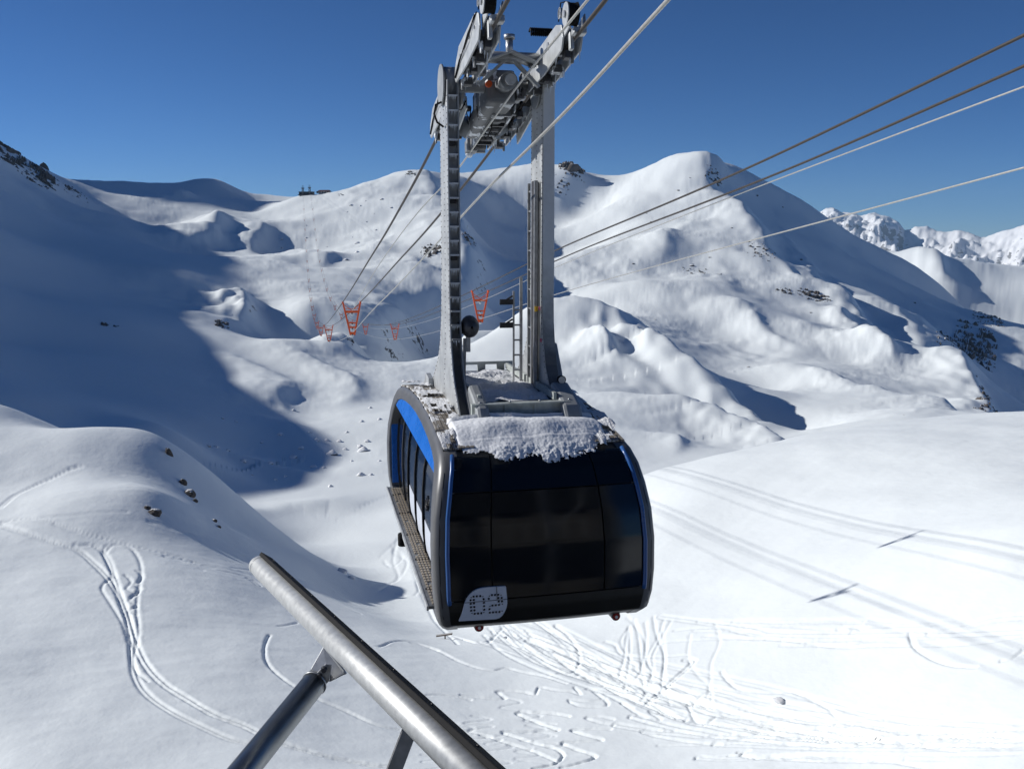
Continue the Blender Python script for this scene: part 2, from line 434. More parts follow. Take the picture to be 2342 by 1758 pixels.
# ------------------------------------------------------------------ ski tracks pressed into the foreground snow
def c8(*p): return [(x / 1.891, 880 + y / 1.891) for x, y in p]
def c5(*p): return [(940 + x / 1.578, 1200 + y / 1.578) for x, y in p]
TR = [  # points, groove half width, depth, gap between a pair (0 = single), roughness
    (c8((15, 590), (120, 575), (230, 590), (380, 640), (560, 690), (740, 735), (900, 785), (1060, 830), (1120, 865)), .12, .14, .45, .2),
    (c8((230, 600), (380, 655), (560, 708), (740, 750), (880, 800)), .10, .10, 0, .2),
    (c8((15, 592), (150, 575), (300, 565), (420, 552), (550, 547)), .10, .10, 0, .2),
    (c8((0, 530), (60, 480), (150, 435), (230, 400), (300, 365), (345, 350)), .14, .16, .4, .4),
    (c8((300, 360), (400, 355), (470, 370), (530, 388)), .12, .10, 0, .5),
    (c8((650, 590), (760, 625), (900, 660), (1020, 720), (1100, 770)), .12, .10, .5, .3),
    (c8((720, 740), (860, 770), (1000, 800), (1200, 850), (1400, 920), (1550, 985)), .12, .12, .5, .3),
    (c8((1000, 790), (1200, 815), (1330, 850), (1440, 890)), .10, .10, 0, .2),
    (c8((0, 605), (100, 635), (220, 675), (330, 710), (400, 765), (460, 825), (510, 900), (545, 990), (580, 1100), (625, 1200), (700, 1285), (800, 1350), (920, 1420), (1050, 1470), (1200, 1540), (1400, 1600), (1600, 1640), (1700, 1650)), .13, .17, .38, .7),
    (c8((330, 690), (420, 700), (470, 760), (510, 880), (550, 990), (575, 1100), (570, 1180), (590, 1270), (640, 1340), (740, 1410), (860, 1470), (1000, 1530), (1150, 1560)), .11, .15, .32, .3),
    (c8((460, 720), (490, 690), (560, 700), (600, 750), (612, 810), (600, 880), (592, 960), (600, 1060), (590, 1130)), .12, .15, 0, .5),
    (c8((500, 830), (445, 720), (470, 690)), .10, .12, 0, .3),
    (c8((480, 830), (440, 875), (470, 930), (530, 1030), (560, 1130), (580, 1220), (640, 1280)), .11, .15, 0, .3),
    (c8((540, 820), (570, 850), (545, 880), (590, 900), (555, 930), (595, 950), (560, 970), (590, 990)), .14, .14, 0, 1.0),
    (c8((590, 800), (620, 830), (580, 860), (610, 880), (570, 910)), .14, .12, 0, 1.0),
    (c8((1165, 1080), (1145, 1130), (1150, 1190), (1190, 1240), (1270, 1300), (1360, 1350), (1500, 1410), (1620, 1465), (1730, 1490)), .13, .17, 0, .6),
    (c8((1205, 1042), (1240, 1038), (1285, 1028)), .13, .12, 0, .3),
    (c8((1580, 1120), (1640, 1130), (1700, 1108), (1780, 1110), (1891, 1145)), .12, .15, 0, .5),
    (c8((1740, 650), (1690, 700), (1640, 745)), .12, .13, 0, .1),
    (c8((1745, 660), (1700, 720), (1760, 760), (1730, 830), (1640, 890)), .12, .13, 0, .1),
    (c8((1770, 700), (1790, 800), (1810, 890), (1770, 915), (1700, 900)), .12, .13, 0, .1),
    (c8((1720, 660), (1700, 760), (1720, 840), (1600, 870)), .12, .12, 0, .1),
    (c8((1690, 690), (1740, 745), (1690, 790), (1660, 760)), .12, .12, 0, .1),
    (c8((1800, 850), (1850, 960), (1890, 1030), (1980, 1120)), .14, .16, 0, .2),
    (c5((0, 425), (80, 445), (170, 490), (240, 515), (300, 525), (340, 515), (400, 530), (480, 545), (560, 570)), .13, .16, 0, .7),
    (c5((30, 615), (100, 612), (170, 620), (215, 630)), .13, .15, 0, .7),
    (c5((180, 612), (280, 625), (340, 625), (310, 600), (390, 600), (450, 610), (460, 585), (520, 595), (580, 600), (610, 610), (590, 585)), .13, .15, 0, .7),
    (c5((570, 690), (520, 680), (450, 675), (380, 678), (430, 700), (490, 725), (530, 740), (420, 745), (330, 745), (380, 765), (460, 790), (520, 805), (550, 830), (520, 860), (440, 878)), .14, .19, 0, .9),
    (c5((720, 735), (640, 735), (580, 740), (640, 760), (690, 775), (600, 780), (545, 785), (600, 810), (665, 835), (600, 860), (540, 875)), .14, .19, 0, .9),
    (c5((730, 700), (680, 690), (630, 695), (690, 715), (730, 720)), .12, .14, 0, .8),
    (c5((700, 625), (640, 635), (570, 630), (600, 650), (690, 655), (710, 640), (660, 600)), .13, .15, 0, .6),
    (c5((900, 740), (830, 742), (880, 760), (960, 775), (1040, 785), (1120, 790)), .13, .16, 0, .7),
    (c5((1180, 820), (1220, 812), (1190, 828), (1300, 842), (1500, 850), (1700, 850), (1850, 872)), .13, .16, 0, .6),
    (c5((150, 735), (240, 750), (330, 780), (440, 815), (520, 850)), .14, .16, 0, .8),
    (c5((740, 720), (900, 745), (1100, 760), (1300, 755), (1500, 755), (1800, 755), (2000, 750), (2212, 745)), .13, .14, .45, .7),
    (c5((1000, 700), (1200, 745), (1500, 770), (1900, 770), (2212, 765)), .12, .12, .45, .6),
    (c5((800, 690), (1000, 740), (1250, 770), (1600, 785), (2212, 780)), .13, .13, .5, .9),
    (c5((1100, 790), (1400, 800), (1700, 805), (2000, 800), (2212, 800)), .12, .10, .4, .9),
    (c5((1300, 830), (1600, 825), (1900, 830), (2212, 825)), .12, .10, 0, .8),
    (c5((785, 365), (775, 430), (770, 480), (750, 540)), .08, .08, 0, .2),
    (c5((790, 370), (790, 480), (770, 590)), .08, .08, 0, .2),
    (c5((805, 340), (820, 400), (830, 480), (845, 600)), .08, .08, 0, .2),
    (c5((845, 350), (850, 420), (830, 520), (800, 560)), .08, .08, 0, .2),
    (c5((875, 330), (885, 390), (915, 470), (908, 540), (905, 600)), .08, .10, 0, .2),
    (c5((990, 485), (1020, 490), (980, 530), (920, 580), (850, 640)), .12, .15, .3, .3),
    (c5((330, 360), (400, 430), (500, 500), (600, 540), (700, 560), (780, 590)), .11, .13, .35, .3),
    (c5((300, 380), (420, 470), (520, 520), (640, 560), (740, 590), (820, 640), (950, 690)), .11, .13, .35, .4),
    (c5((260, 395), (330, 460), (430, 510), (560, 560), (680, 600), (800, 660)), .11, .12, 0, .4),
    (c5((520, 360), (580, 410), (610, 470), (590, 520), (530, 535)), .11, .14, 0, .2),
    (c5((420, 390), (500, 420), (620, 460), (700, 500), (760, 530), (880, 555)), .11, .13, 0, .3),
    (c5((180, 410), (260, 430), (300, 400), (280, 370)), .11, .12, 0, .2),
    (c5((150, 400), (240, 425), (290, 410), (330, 370)), .11, .12, 0, .2),
    (c5((700, 420), (740, 435), (760, 465), (880, 475), (990, 468)), .11, .11, 0, .3),
    (c5((900, 330), (1050, 350), (1200, 370), (1300, 390), (1450, 395), (1600, 395), (1800, 390), (2000, 390), (2212, 380)), .13, .12, .5, .5),
    (c5((950, 380), (1100, 370), (1250, 400), (1400, 420), (1550, 440), (1700, 435), (2000, 430), (2212, 400)), .13, .12, 0, .5),
    (c5((1540, 375), (1580, 365), (1630, 372), (1590, 385)), .14, .13, 0, 1.0),
    (c5((1880, 385), (2000, 365), (2100, 340), (2212, 330)), .15, .10, .5, 1.0),
    (c5((1800, 390), (1820, 440), (1880, 480), (1950, 505), (2040, 512)), .15, .17, 0, .5),
    (c5((2130, 490), (2170, 480), (2212, 450)), .15, .15, 0, .6),
    (c5((1120, 530), (1180, 590), (1300, 605), (1380, 600), (1500, 655), (1550, 690), (1700, 695), (1850, 715), (2000, 700), (2212, 715)), .13, .12, 0, .4),
    (c5((640, 590), (760, 610), (860, 640), (950, 690), (1050, 720)), .12, .13, .3, .5),
    (c5((1010, 640), (1060, 605), (1110, 590)), .12, .13, 0, .5),
    (c5((760, 640), (820, 680), (900, 700), (860, 670), (940, 690)), .12, .13, 0, .9),
    (c5((1000, 640), (1020, 690), (1060, 710), (1100, 690)), .12, .13, 0, .8),
]
# many finer, overlapping runs below the cabin and across the lower right
rt_ = random.Random(5)
for k in range(26):                                       # sweeping runs from the gully to the lower right
    x0 = rt_.uniform(1090, 1300); y0 = rt_.uniform(1400, 1470) + (x0 - 1090) * 0.10
    x1 = rt_.uniform(1500, 1760); y1 = rt_.uniform(1570, 1650)
    x2 = rt_.uniform(1900, 2400); y2 = rt_.uniform(1655, 1700) + rt_.uniform(-8, 25)
    p = [(x0, y0), ((x0 + x1) / 2 + rt_.uniform(-30, 30), (y0 + y1) / 2 + rt_.uniform(0, 26)), (x1, y1), ((x1 + x2) / 2, (y1 + y2) / 2 + rt_.uniform(5, 16)), (x2, y2)]
    cut = rt_.choice((3, 4, 5, 5))
    TR.append((p[:cut], .09, rt_.uniform(.07, .12), rt_.choice((0, .3, .35)), .3))
for k in range(14):                                       # short turns in the powder
    x = rt_.uniform(960, 1330); y = rt_.uniform(1590, 1745); p = []
    for q in range(rt_.randint(4, 7)):
        p.append((x + (18 + 5 * q) * (1 if q % 2 else -1) + rt_.uniform(-6, 6), y)); y += rt_.uniform(7, 12); x += rt_.uniform(0, 12)
    TR.append((p, .09, rt_.uniform(.07, .10), 0, .6))
for k in range(7):                                        # criss-cross traces right of the cabin's foot
    x = rt_.uniform(1380, 1640); y = rt_.uniform(1410, 1460)
    p = [(x, y)]
    for q in range(4):
        x += rt_.uniform(-28, 34); y += rt_.uniform(25, 55); p.append((x, y))
    TR.append((p, .07, rt_.uniform(.05, .07), 0, .2))
for k in range(14):                                       # faint level traces on the right
    x = rt_.uniform(1500, 1900); y = rt_.uniform(1415, 1475) if k % 2 else rt_.uniform(1660, 1735); p = []
    for q in range(5): p.append((x, y + rt_.uniform(-5, 5))); x += rt_.uniform(70, 150)
    TR.append((p, .10, rt_.uniform(.06, .10), rt_.choice((0, .35)), .7))
def dense(pts, step=9.0):
    P = np.array(pts, float); out = []
    n = len(P)
    for i in range(n - 1):                              # Catmull-Rom
        p0, p1, p2, p3 = P[max(i - 1, 0)], P[i], P[i + 1], P[min(i + 2, n - 1)]
        m = max(2, int(np.linalg.norm(p2 - p1) / step))
        for k in range(m):
            t = k / m
            out.append(0.5 * (2 * p1 + (p2 - p0) * t + (2 * p0 - 5 * p1 + 4 * p2 - p3) * t * t + (3 * p1 - p0 - 3 * p2 + p3) * t ** 3))
    out.append(P[-1])
    return out
TRACKS = []
_dd = [dense(t[0]) for t in TR]
_flat = [tuple(p) for d in _dd for p in d]
_hits = hit(_flat, 32, 260, 160)
_i = 0
for (pts, w, dep, gap, rough), d in zip(TR, _dd):
    seg = [h[2][:2] for h in _hits[_i:_i + len(d)] if h is not None]; _i += len(d)
    P = np.array(seg)
    ok = [0]
    for k in range(1, len(P)):
        if np.linalg.norm(P[k] - P[ok[-1]]) < 14: ok.append(k)
    P = P[ok]
    if len(P) < 2: continue
    TRACKS.append((P, w * 0.62, dep * 0.66, gap * 0.8, rough))

def track_dz(x, y, r):
    dz = np.zeros(len(x))
    near = np.nonzero(r < 200)[0]
    xn, yn = x[near], y[near]
    nz = fbm(xn, yn, 0.55, 2, 0.6)
    wob = gnoise(xn / 3.0, yn / 3.0)
    acc = np.zeros(len(near))
    for (P, w, dep, gap, rough) in TRACKS:
        m = 1.6
        k = np.nonzero((xn > P[:, 0].min() - m) & (xn < P[:, 0].max() + m) & (yn > P[:, 1].min() - m) & (yn < P[:, 1].max() + m))[0]
        if not len(k): continue
        xx, yy = xn[k], yn[k]
        best = np.full(len(k), 1e9); side = np.ones(len(k))
        for i in range(len(P) - 1):
            ax, ay = P[i]; ex, ey = P[i + 1] - P[i]
            L2 = ex * ex + ey * ey + 1e-9
            q = np.nonzero((np.abs(xx - ax - ex / 2) < m + abs(ex) / 2) & (np.abs(yy - ay - ey / 2) < m + abs(ey) / 2))[0]
            if not len(q): continue
            t = np.clip(((xx[q] - ax) * ex + (yy[q] - ay) * ey) / L2, 0, 1)
            dx, dy = xx[q] - ax - t * ex, yy[q] - ay - t * ey
            d = np.hypot(dx, dy)
            b = d < best[q]
            best[q] = np.where(b, d, best[q])
            side[q] = np.where(b, np.sign(dx * ey - dy * ex), side[q])
        u = best * side
        if gap: u = np.abs(u) - gap / 2
        rk = np.hypot(xx, yy)
        w2 = np.maximum(w, 0.0020 * rk) * (1.0 + 0.25 * wob[k])
        g = -dep * np.exp(-(u / w2) ** 2) + 0.07 * dep * np.exp(-((np.abs(u) - 2.0 * w2) / w2) ** 2)
        g += rough * 0.42 * dep * nz[k] * np.exp(-(u / (2.6 * w2)) ** 2)
        acc[k] += g
    dz[near] = np.clip(acc, -0.34, 0.30)
    return dz
def height_tracked(az, lr):
    x, y, z = height(az, lr)
    return x, y, z + track_dz(x, y, np.exp(lr))

snow_slopes = grid_mesh('snow_slopes', cols, rows, height_tracked, M_SNOW)
tag(snow_slopes, kind='structure')

# the same snowfield behind the viewer (it throws light back at the cabin)
def behind(az, lr):
    u = (az - math.radians(50)) / math.radians(215)
    t = table(np.full(len(az), math.radians(50)), lr) * (1 - u) + table(np.full(len(az), math.radians(-95)), lr) * u
    r = np.exp(lr)
    return r * np.sin(az + YAW), r * np.cos(az + YAW), t * r * (1 - 0.6 * np.sin(np.pi * u) * (r > 60) * np.clip((r - 60) / 200, 0, 1)) - 0.02
bk = grid_mesh('snowfield', np.radians(np.linspace(50, 265, 70)), np.log(np.geomspace(16, 1500, 60)), behind, M_SNOW)
tag(bk, kind='structure')

# ------------------------------------------------------------------ building helpers
WORLD_AT = {}                                     # where a parent's own origin stands (children are modelled in world metres)
def thing(name, loc, label, cat, group=None):
    o = empty(name, loc)
    WORLD_AT[o.name] = Vector(loc)
    return tag(o, label, cat, group)

def put(o, parent):
    if parent is not None:
        o.parent = parent
        o.matrix_parent_inverse = Matrix.Translation(-WORLD_AT.get(parent.name, Vector((0, 0, 0))))
    return o

def part(name, verts, faces, mat, parent=None, smooth=False, bevel=0, seg=2):
    o = mesh_obj(name, verts, faces, mat, None, smooth)
    if bevel:
        b = o.modifiers.new('bevel', 'BEVEL'); b.width = bevel; b.segments = seg; b.limit_method = 'ANGLE'
        b.angle_limit = math.radians(35)
    return put(o, parent)

BOXF = [(0, 3, 2, 1), (4, 5, 6, 7), (0, 1, 5, 4), (1, 2, 6, 5), (2, 3, 7, 6), (3, 0, 4, 7)]
def box_v(c, s, R=None):
    c = Vector(c); v = []
    for z in (-1, 1):
        for (x, y) in ((-1, -1), (1, -1), (1, 1), (-1, 1)):
            p = Vector((x * s[0] / 2, y * s[1] / 2, z * s[2] / 2))
            v.append(c + (R @ p if R else p))
    return v
def box(name, c, s, mat, parent=None, R=None, bevel=0.0):
    return part(name, box_v(c, s, R), BOXF, mat, parent, bevel=bevel)

def frame_of(d, hint=(0, 0, 1)):
    d = Vector(d).normalized(); h = Vector(hint)
    if abs(d.dot(h)) > 0.98: h = Vector((0, 1, 0))
    a = d.cross(h).normalized(); b = a.cross(d).normalized()
    return d, a, b                                # along, sideways, up
def bar_v(p0, p1, w, h, hint=(0, 0, 1)):
    p0, p1 = Vector(p0), Vector(p1); d, a, b = frame_of(p1 - p0, hint); v = []
    for p in (p0, p1):
        for (i, j) in ((-1, -1), (1, -1), (1, 1), (-1, 1)):
            v.append(p + a * (i * w / 2) + b * (j * h / 2))
    return v
BARF = [(3, 2, 1, 0), (4, 5, 6, 7), (0, 1, 5, 4), (1, 2, 6, 5), (2, 3, 7, 6), (3, 0, 4, 7)]
def bar(name, p0, p1, w, h, mat, parent=None, hint=(0, 0, 1), bevel=0.0):
    return part(name, bar_v(p0, p1, w, h, hint), BARF, mat, parent, bevel=bevel)

def tube_vf(p0, p1, r, n=14, r1=None):
    p0, p1 = Vector(p0), Vector(p1); d, a, b = frame_of(p1 - p0); v = []
    r1 = r if r1 is None else r1
    for p, q in ((p0, r), (p1, r1)):
        for k in range(n):
            t = 2 * math.pi * k / n
            v.append(p + (a * math.cos(t) + b * math.sin(t)) * q)
    f = [(k, (k + 1) % n, n + (k + 1) % n, n + k) for k in range(n)]
    f += [tuple(range(n - 1, -1, -1)), tuple(range(n, 2 * n))]
    return v, f
def tube(name, p0, p1, r, mat, parent=None, n=14, r1=None, bevel=0.0):
    v, f = tube_vf(p0, p1, r, n, r1)
    o = part(name, v, f, mat, parent, smooth=True, bevel=bevel)
    o.data.polygons[len(f) - 1].use_smooth = False; o.data.polygons[len(f) - 2].use_smooth = False
    return o

def path_vf(pts, r, n=8, twist=0.0, lobes=0, lobe=0.0):
    """a round or stranded rope along a polyline"""
    P = np.array(pts, float); m = len(P)
    D = np.gradient(P, axis=0); D /= np.linalg.norm(D, axis=1)[:, None]
    h = np.array([0.0, 0.0, 1.0]) if abs(D[:, 2]).mean() < 0.9 else np.array([0.0, 1.0, 0.0])
    Aa = np.cross(D, h); Aa /= np.linalg.norm(Aa, axis=1)[:, None]; B = np.cross(Aa, D)
    s = np.concatenate([[0], np.cumsum(np.linalg.norm(np.diff(P, axis=0), axis=1))])
    k = np.arange(n) * 2 * np.pi / n
    rr = r * (1 + lobe * np.cos(lobes * (k[None, :] - twist * s[:, None]))) if lobes else r * np.ones((m, n))
    V = P[:, None, :] + rr[:, :, None] * (np.cos(k)[None, :, None] * Aa[:, None, :] + np.sin(k)[None, :, None] * B[:, None, :])
    V = V.reshape(-1, 3)
    F_ = []
    for i in range(m - 1):
        for j in range(n):
            j2 = (j + 1) % n
            F_.append((i * n + j, i * n + j2, (i + 1) * n + j2, (i + 1) * n + j))
    F_.append(tuple(range(n - 1, -1, -1))); F_.append(tuple(range((m - 1) * n, m * n)))
    return V, F_
def rope(name, pts, r, mat, parent=None, n=8, **kw):
    V, F_ = path_vf(pts, r, n, **kw)
    return part(name, V, F_, mat, parent, smooth=True)

def prism_x(name, yz, x0, x1, mat, parent=None, bevel=0.0, smooth=False):
    """outline in the YZ plane extruded across X"""
    n = len(yz)
    v = [(x0, y, z) for y, z in yz] + [(x1, y, z) for y, z in yz]
    f = [(k, (k + 1) % n, n + (k + 1) % n, n + k) for k in range(n)] + [tuple(range(n - 1, -1, -1)), tuple(range(n, 2 * n))]
    return part(name, v, f, mat, parent, bevel=bevel, smooth=smooth)

def wheel(name, c, axis, r, w, mat, parent=None, n=20, groove=0.85):
    """a sheave: grooved disc with a hub"""
    d, a, b = frame_of(axis); c = Vector(c)
    prof = [(-w / 2, 0.25 * r), (-w / 2 * 0.6, 0.3 * r), (-w / 2 * 0.6, 0.8 * r), (-w / 2, 0.85 * r), (-w / 2, r), (-w * 0.2, groove * r), (w * 0.2, groove * r), (w / 2, r), (w / 2, 0.85 * r), (w / 2 * 0.6, 0.8 * r), (w / 2 * 0.6, 0.3 * r), (w / 2, 0.25 * r)]
    v = []
    for (t, q) in prof:
        for k in range(n):
            g = 2 * math.pi * k / n
            v.append(c + d * t + (a * math.cos(g) + b * math.sin(g)) * q)
    m = len(prof)
    f = [(i * n + k, i * n + (k + 1) % n, (i + 1) * n + (k + 1) % n, (i + 1) * n + k) for i in range(m - 1) for k in range(n)]
    f += [tuple(range(n - 1, -1, -1)), tuple(range((m - 1) * n, m * n))]
    return part(name, v, f, mat, parent)

# ------------------------------------------------------------------ materials of the built things
def metal(name, col, rough=0.45, met=0.8, var=0.25, scale=6.0, bump=0.0, spec=0.5):
    m, nt, b = nodes_of(name)
    tc = N(nt, 'ShaderNodeTexCoord')
    n1 = N(nt, 'ShaderNodeTexNoise', Scale=scale, Detail=8.0, Roughness=0.65)
    nt.links.new(tc.outputs['Object'], n1.inputs['Vector'])
    r = ramp(nt, n1.outputs[0], [(0.3, tuple(c * (1 - var) for c in col)), (0.7, tuple(min(1, c * (1 + var)) for c in col))])
    nt.links.new(r.outputs[0], b.inputs['Base Color'])
    b.inputs['Metallic'].default_value = met
    b.inputs['Specular IOR Level'].default_value = spec
    mr = N(nt, 'ShaderNodeMapRange'); mr.inputs['To Min'].default_value = max(0.03, rough - 0.12); mr.inputs['To Max'].default_value = rough + 0.12
    nt.links.new(n1.outputs[0], mr.inputs['Value']); nt.links.new(mr.outputs[0], b.inputs['Roughness'])
    if bump:
        bp = N(nt, 'ShaderNodeBump', Strength=bump, Distance=0.01)
        nt.links.new(n1.outputs[0], bp.inputs['Height']); nt.links.new(bp.outputs[0], b.inputs['Normal'])
    return m
M_GALV = metal('galvanised_steel', (0.42, 0.43, 0.44), 0.42, 0.75, 0.22, 9.0, 0.1)
M_PIPE = metal('galvanised_pipe', (0.47, 0.48, 0.48), 0.48, 0.55, 0.14, 16.0, 0.06)
M_ARM = metal('grey_painted_steel', (0.31, 0.325, 0.335), 0.5, 0.25, 0.14, 3.0, 0.06)
M_PLATE = metal('pale_grey_steel_plate', (0.47, 0.485, 0.49), 0.45, 0.35, 0.2, 4.0, 0.05)
M_DARK = metal('dark_steel', (0.07, 0.07, 0.075), 0.5, 0.6, 0.4, 8.0, 0.1)
M_MID = metal('weathered_grey_steel', (0.24, 0.25, 0.26), 0.5, 0.5, 0.35, 6.0, 0.15)
M_BEAM = metal('worn_green_grey_beam', (0.40, 0.43, 0.41), 0.6, 0.2, 0.3, 5.0, 0.15)
M_RUBBER = metal('black_rubber', (0.010, 0.010, 0.011), 0.75, 0.0, 0.3, 10.0, spec=0.15)
M_BODY = metal('dark_grey_body_paint', (0.05, 0.052, 0.056), 0.32, 0.2, 0.06, 2.0)
M_FRAME = metal('grey_frame_paint', (0.125, 0.126, 0.13), 0.40, 0.2, 0.06, 2.0)
M_APRON = metal('black_apron_paint', (0.012, 0.012, 0.011), 0.4, 0.0, 0.15, 2.0)
M_BLUE = metal('blue_paint', (0.008, 0.15, 0.60), 0.28, 0.0, 0.08, 2.0)
M_BLUETRIM = metal('blue_trim_paint', (0.03, 0.11, 0.33), 0.3, 0.0, 0.08, 2.0)
M_WHITE = metal('white_decal', (0.62, 0.66, 0.74), 0.4, 0.0, 0.03, 2.0)
M_BLACKDOT = metal('black_print', (0.01, 0.01, 0.012), 0.25, 0.0, 0.05, 2.0)
M_ORANGE = metal('orange_paint', (0.75, 0.10, 0.012), 0.5, 0.0, 0.15, 3.0)
M_RED = metal('red_lens', (0.30, 0.015, 0.015), 0.3, 0.0, 0.1, 3.0)
M_LENS = metal('white_lens', (0.75, 0.75, 0.72), 0.3, 0.0, 0.05, 3.0)
M_TRACK = metal('weathered_track_rope', (0.058, 0.050, 0.045), 0.6, 0.3, 0.3, 20.0)
M_HAUL = metal('bright_haul_rope', (0.52, 0.51, 0.47), 0.4, 0.5, 0.15, 20.0)
M_BRONZE = metal('bronze_tread', (0.42, 0.36, 0.28), 0.45, 0.3, 0.3, 30.0)  # pale bronze tread metal, mottled by noise
M_YELLOW = metal('yellow_sticker', (0.7, 0.45, 0.02), 0.5, 0.0, 0.1, 3.0)

def glass_mat(name, col, rough=0.04, coat=0.0, spec=0.5):
    m, nt, b = nodes_of(name)
    b.inputs['Base Color'].default_value = (*col, 1)
    b.inputs['Specular IOR Level'].default_value = spec
    tc = N(nt, 'ShaderNodeTexCoord')
    n1 = N(nt, 'ShaderNodeTexNoise', Scale=3.0, Detail=5.0, Roughness=0.6)
    nt.links.new(tc.outputs['Object'], n1.inputs['Vector'])
    mr = N(nt, 'ShaderNodeMapRange'); mr.inputs['To Min'].default_value = rough; mr.inputs['To Max'].default_value = rough + 0.12
    nt.links.new(n1.outputs[0], mr.inputs['Value']); nt.links.new(mr.outputs[0], b.inputs['Roughness'])
    return m
M_GLASS = glass_mat('tinted_black_glass', (0.003, 0.0045, 0.0075), 0.03)
M_SIDEGLASS = glass_mat('tinted_side_glass', (0.006, 0.010, 0.018), 0.03, spec=0.6)

def plank_mat():
    m, nt, b = nodes_of('weathered_roof_plank')
    tc = N(nt, 'ShaderNodeTexCoord')
    mp = N(nt, 'ShaderNodeMapping'); mp.inputs['Scale'].default_value = (30, 3, 30)
    nt.links.new(tc.outputs['Object'], mp.inputs['Vector'])
    n1 = N(nt, 'ShaderNodeTexNoise', Scale=1.0, Detail=6.0)
    nt.links.new(mp.outputs[0], n1.inputs['Vector'])
    n2 = N(nt, 'ShaderNodeTexNoise', Scale=4.0, Detail=6.0, Roughness=0.7)
    nt.links.new(tc.outputs['Object'], n2.inputs['Vector'])
    r = ramp(nt, n1.outputs[0], [(0.3, (0.10, 0.085, 0.068)), (0.7, (0.28, 0.25, 0.21))])
    s = ramp(nt, n2.outputs[0], [(0.50, (0, 0, 0)), (0.60, (1, 1, 1))])
    mix = N(nt, 'ShaderNodeMix', data_type='RGBA')
    nt.links.new(s.outputs[0], mix.inputs['Factor']); nt.links.new(r.outputs[0], mix.inputs[6]); mix.inputs[7].default_value = (0.75, 0.76, 0.78, 1)
    nt.links.new(mix.outputs[2], b.inputs['Base Color'])
    b.inputs['Roughness'].default_value = 0.8
    return m
M_PLANK = plank_mat()
M_ROOFSNOW = snow_material('crumbly_roof_snow', (0.80, 0.81, 0.83), 0.9, 22.0, 0.05)
M_ICE = snow_material('rime_ice', (0.72, 0.76, 0.80), 0.6, 14.0, 0.03)

def rimed(name, col, scale, lo, hi):
    m, nt, b = nodes_of(name)
    tc = N(nt, 'ShaderNodeTexCoord')
    n1 = N(nt, 'ShaderNodeTexNoise', Scale=scale, Detail=8.0, Roughness=0.6); nt.links.new(tc.outputs['Object'], n1.inputs['Vector'])
    r = ramp(nt, n1.outputs[0], [(lo, col), (hi, (0.74, 0.77, 0.80))])
    nt.links.new(r.outputs[0], b.inputs['Base Color']); b.inputs['Roughness'].default_value = 0.55
    bp = N(nt, 'ShaderNodeBump', Strength=0.5, Distance=0.03); nt.links.new(n1.outputs[0], bp.inputs['Height']); nt.links.new(bp.outputs[0], b.inputs['Normal'])
    return m
M_RIMED = rimed('steel_with_rime', (0.15, 0.155, 0.16), 2.8, 0.535, 0.56)
M_RIMEDK = rimed('dark_steel_with_rime', (0.06, 0.06, 0.063), 5.0, 0.52, 0.60)

M_HEAP = snow_material('crumbly_heap_snow', (0.80, 0.82, 0.85), 0.30, 60.0, 0.012)

def pale_top_arm():  # arm steel: dark at the foot, paler upwards, mottled by noise
    m, nt, b = nodes_of('pale_top_arm_steel')
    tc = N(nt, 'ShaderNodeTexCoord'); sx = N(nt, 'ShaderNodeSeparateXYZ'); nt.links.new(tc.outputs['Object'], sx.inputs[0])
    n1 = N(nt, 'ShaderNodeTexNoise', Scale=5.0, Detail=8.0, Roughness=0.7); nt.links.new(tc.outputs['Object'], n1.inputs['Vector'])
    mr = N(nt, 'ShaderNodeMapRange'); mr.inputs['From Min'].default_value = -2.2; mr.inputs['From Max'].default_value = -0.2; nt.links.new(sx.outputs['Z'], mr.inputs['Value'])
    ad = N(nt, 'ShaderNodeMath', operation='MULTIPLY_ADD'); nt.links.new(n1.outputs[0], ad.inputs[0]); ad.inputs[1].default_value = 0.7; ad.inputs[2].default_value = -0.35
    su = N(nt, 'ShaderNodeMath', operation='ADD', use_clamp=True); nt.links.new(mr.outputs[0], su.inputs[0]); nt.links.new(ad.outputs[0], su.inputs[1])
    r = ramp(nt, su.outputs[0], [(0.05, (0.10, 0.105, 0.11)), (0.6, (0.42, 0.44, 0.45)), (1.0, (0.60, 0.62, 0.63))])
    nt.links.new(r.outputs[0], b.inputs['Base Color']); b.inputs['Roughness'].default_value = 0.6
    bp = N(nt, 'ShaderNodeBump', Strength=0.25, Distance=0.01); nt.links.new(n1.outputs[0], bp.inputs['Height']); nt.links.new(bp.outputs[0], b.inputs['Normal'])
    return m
M_PALETOP = pale_top_arm()

# ------------------------------------------------------------------ the cable car
DX = -0.05
XC, YC = 3.42 + DX, 16.3
CAR = thing('cable_car', (XC, YC, -5.6), 'large black and grey cable car cabin numbered 02 hanging from its carriage in mid-air', 'cable car')

HALF = [(0.0, -2.90), (1.0, -2.925), (2.0, -3.0), (2.7, -3.09), (3.15, -3.20), (3.40, -3.38), (3.56, -3.66), (3.69, -4.05), (3.78, -4.5), (3.82, -5.0), (3.82, -5.36), (3.76, -5.60), (3.58, -5.73), (3.2, -5.79), (1.4, -5.80)]
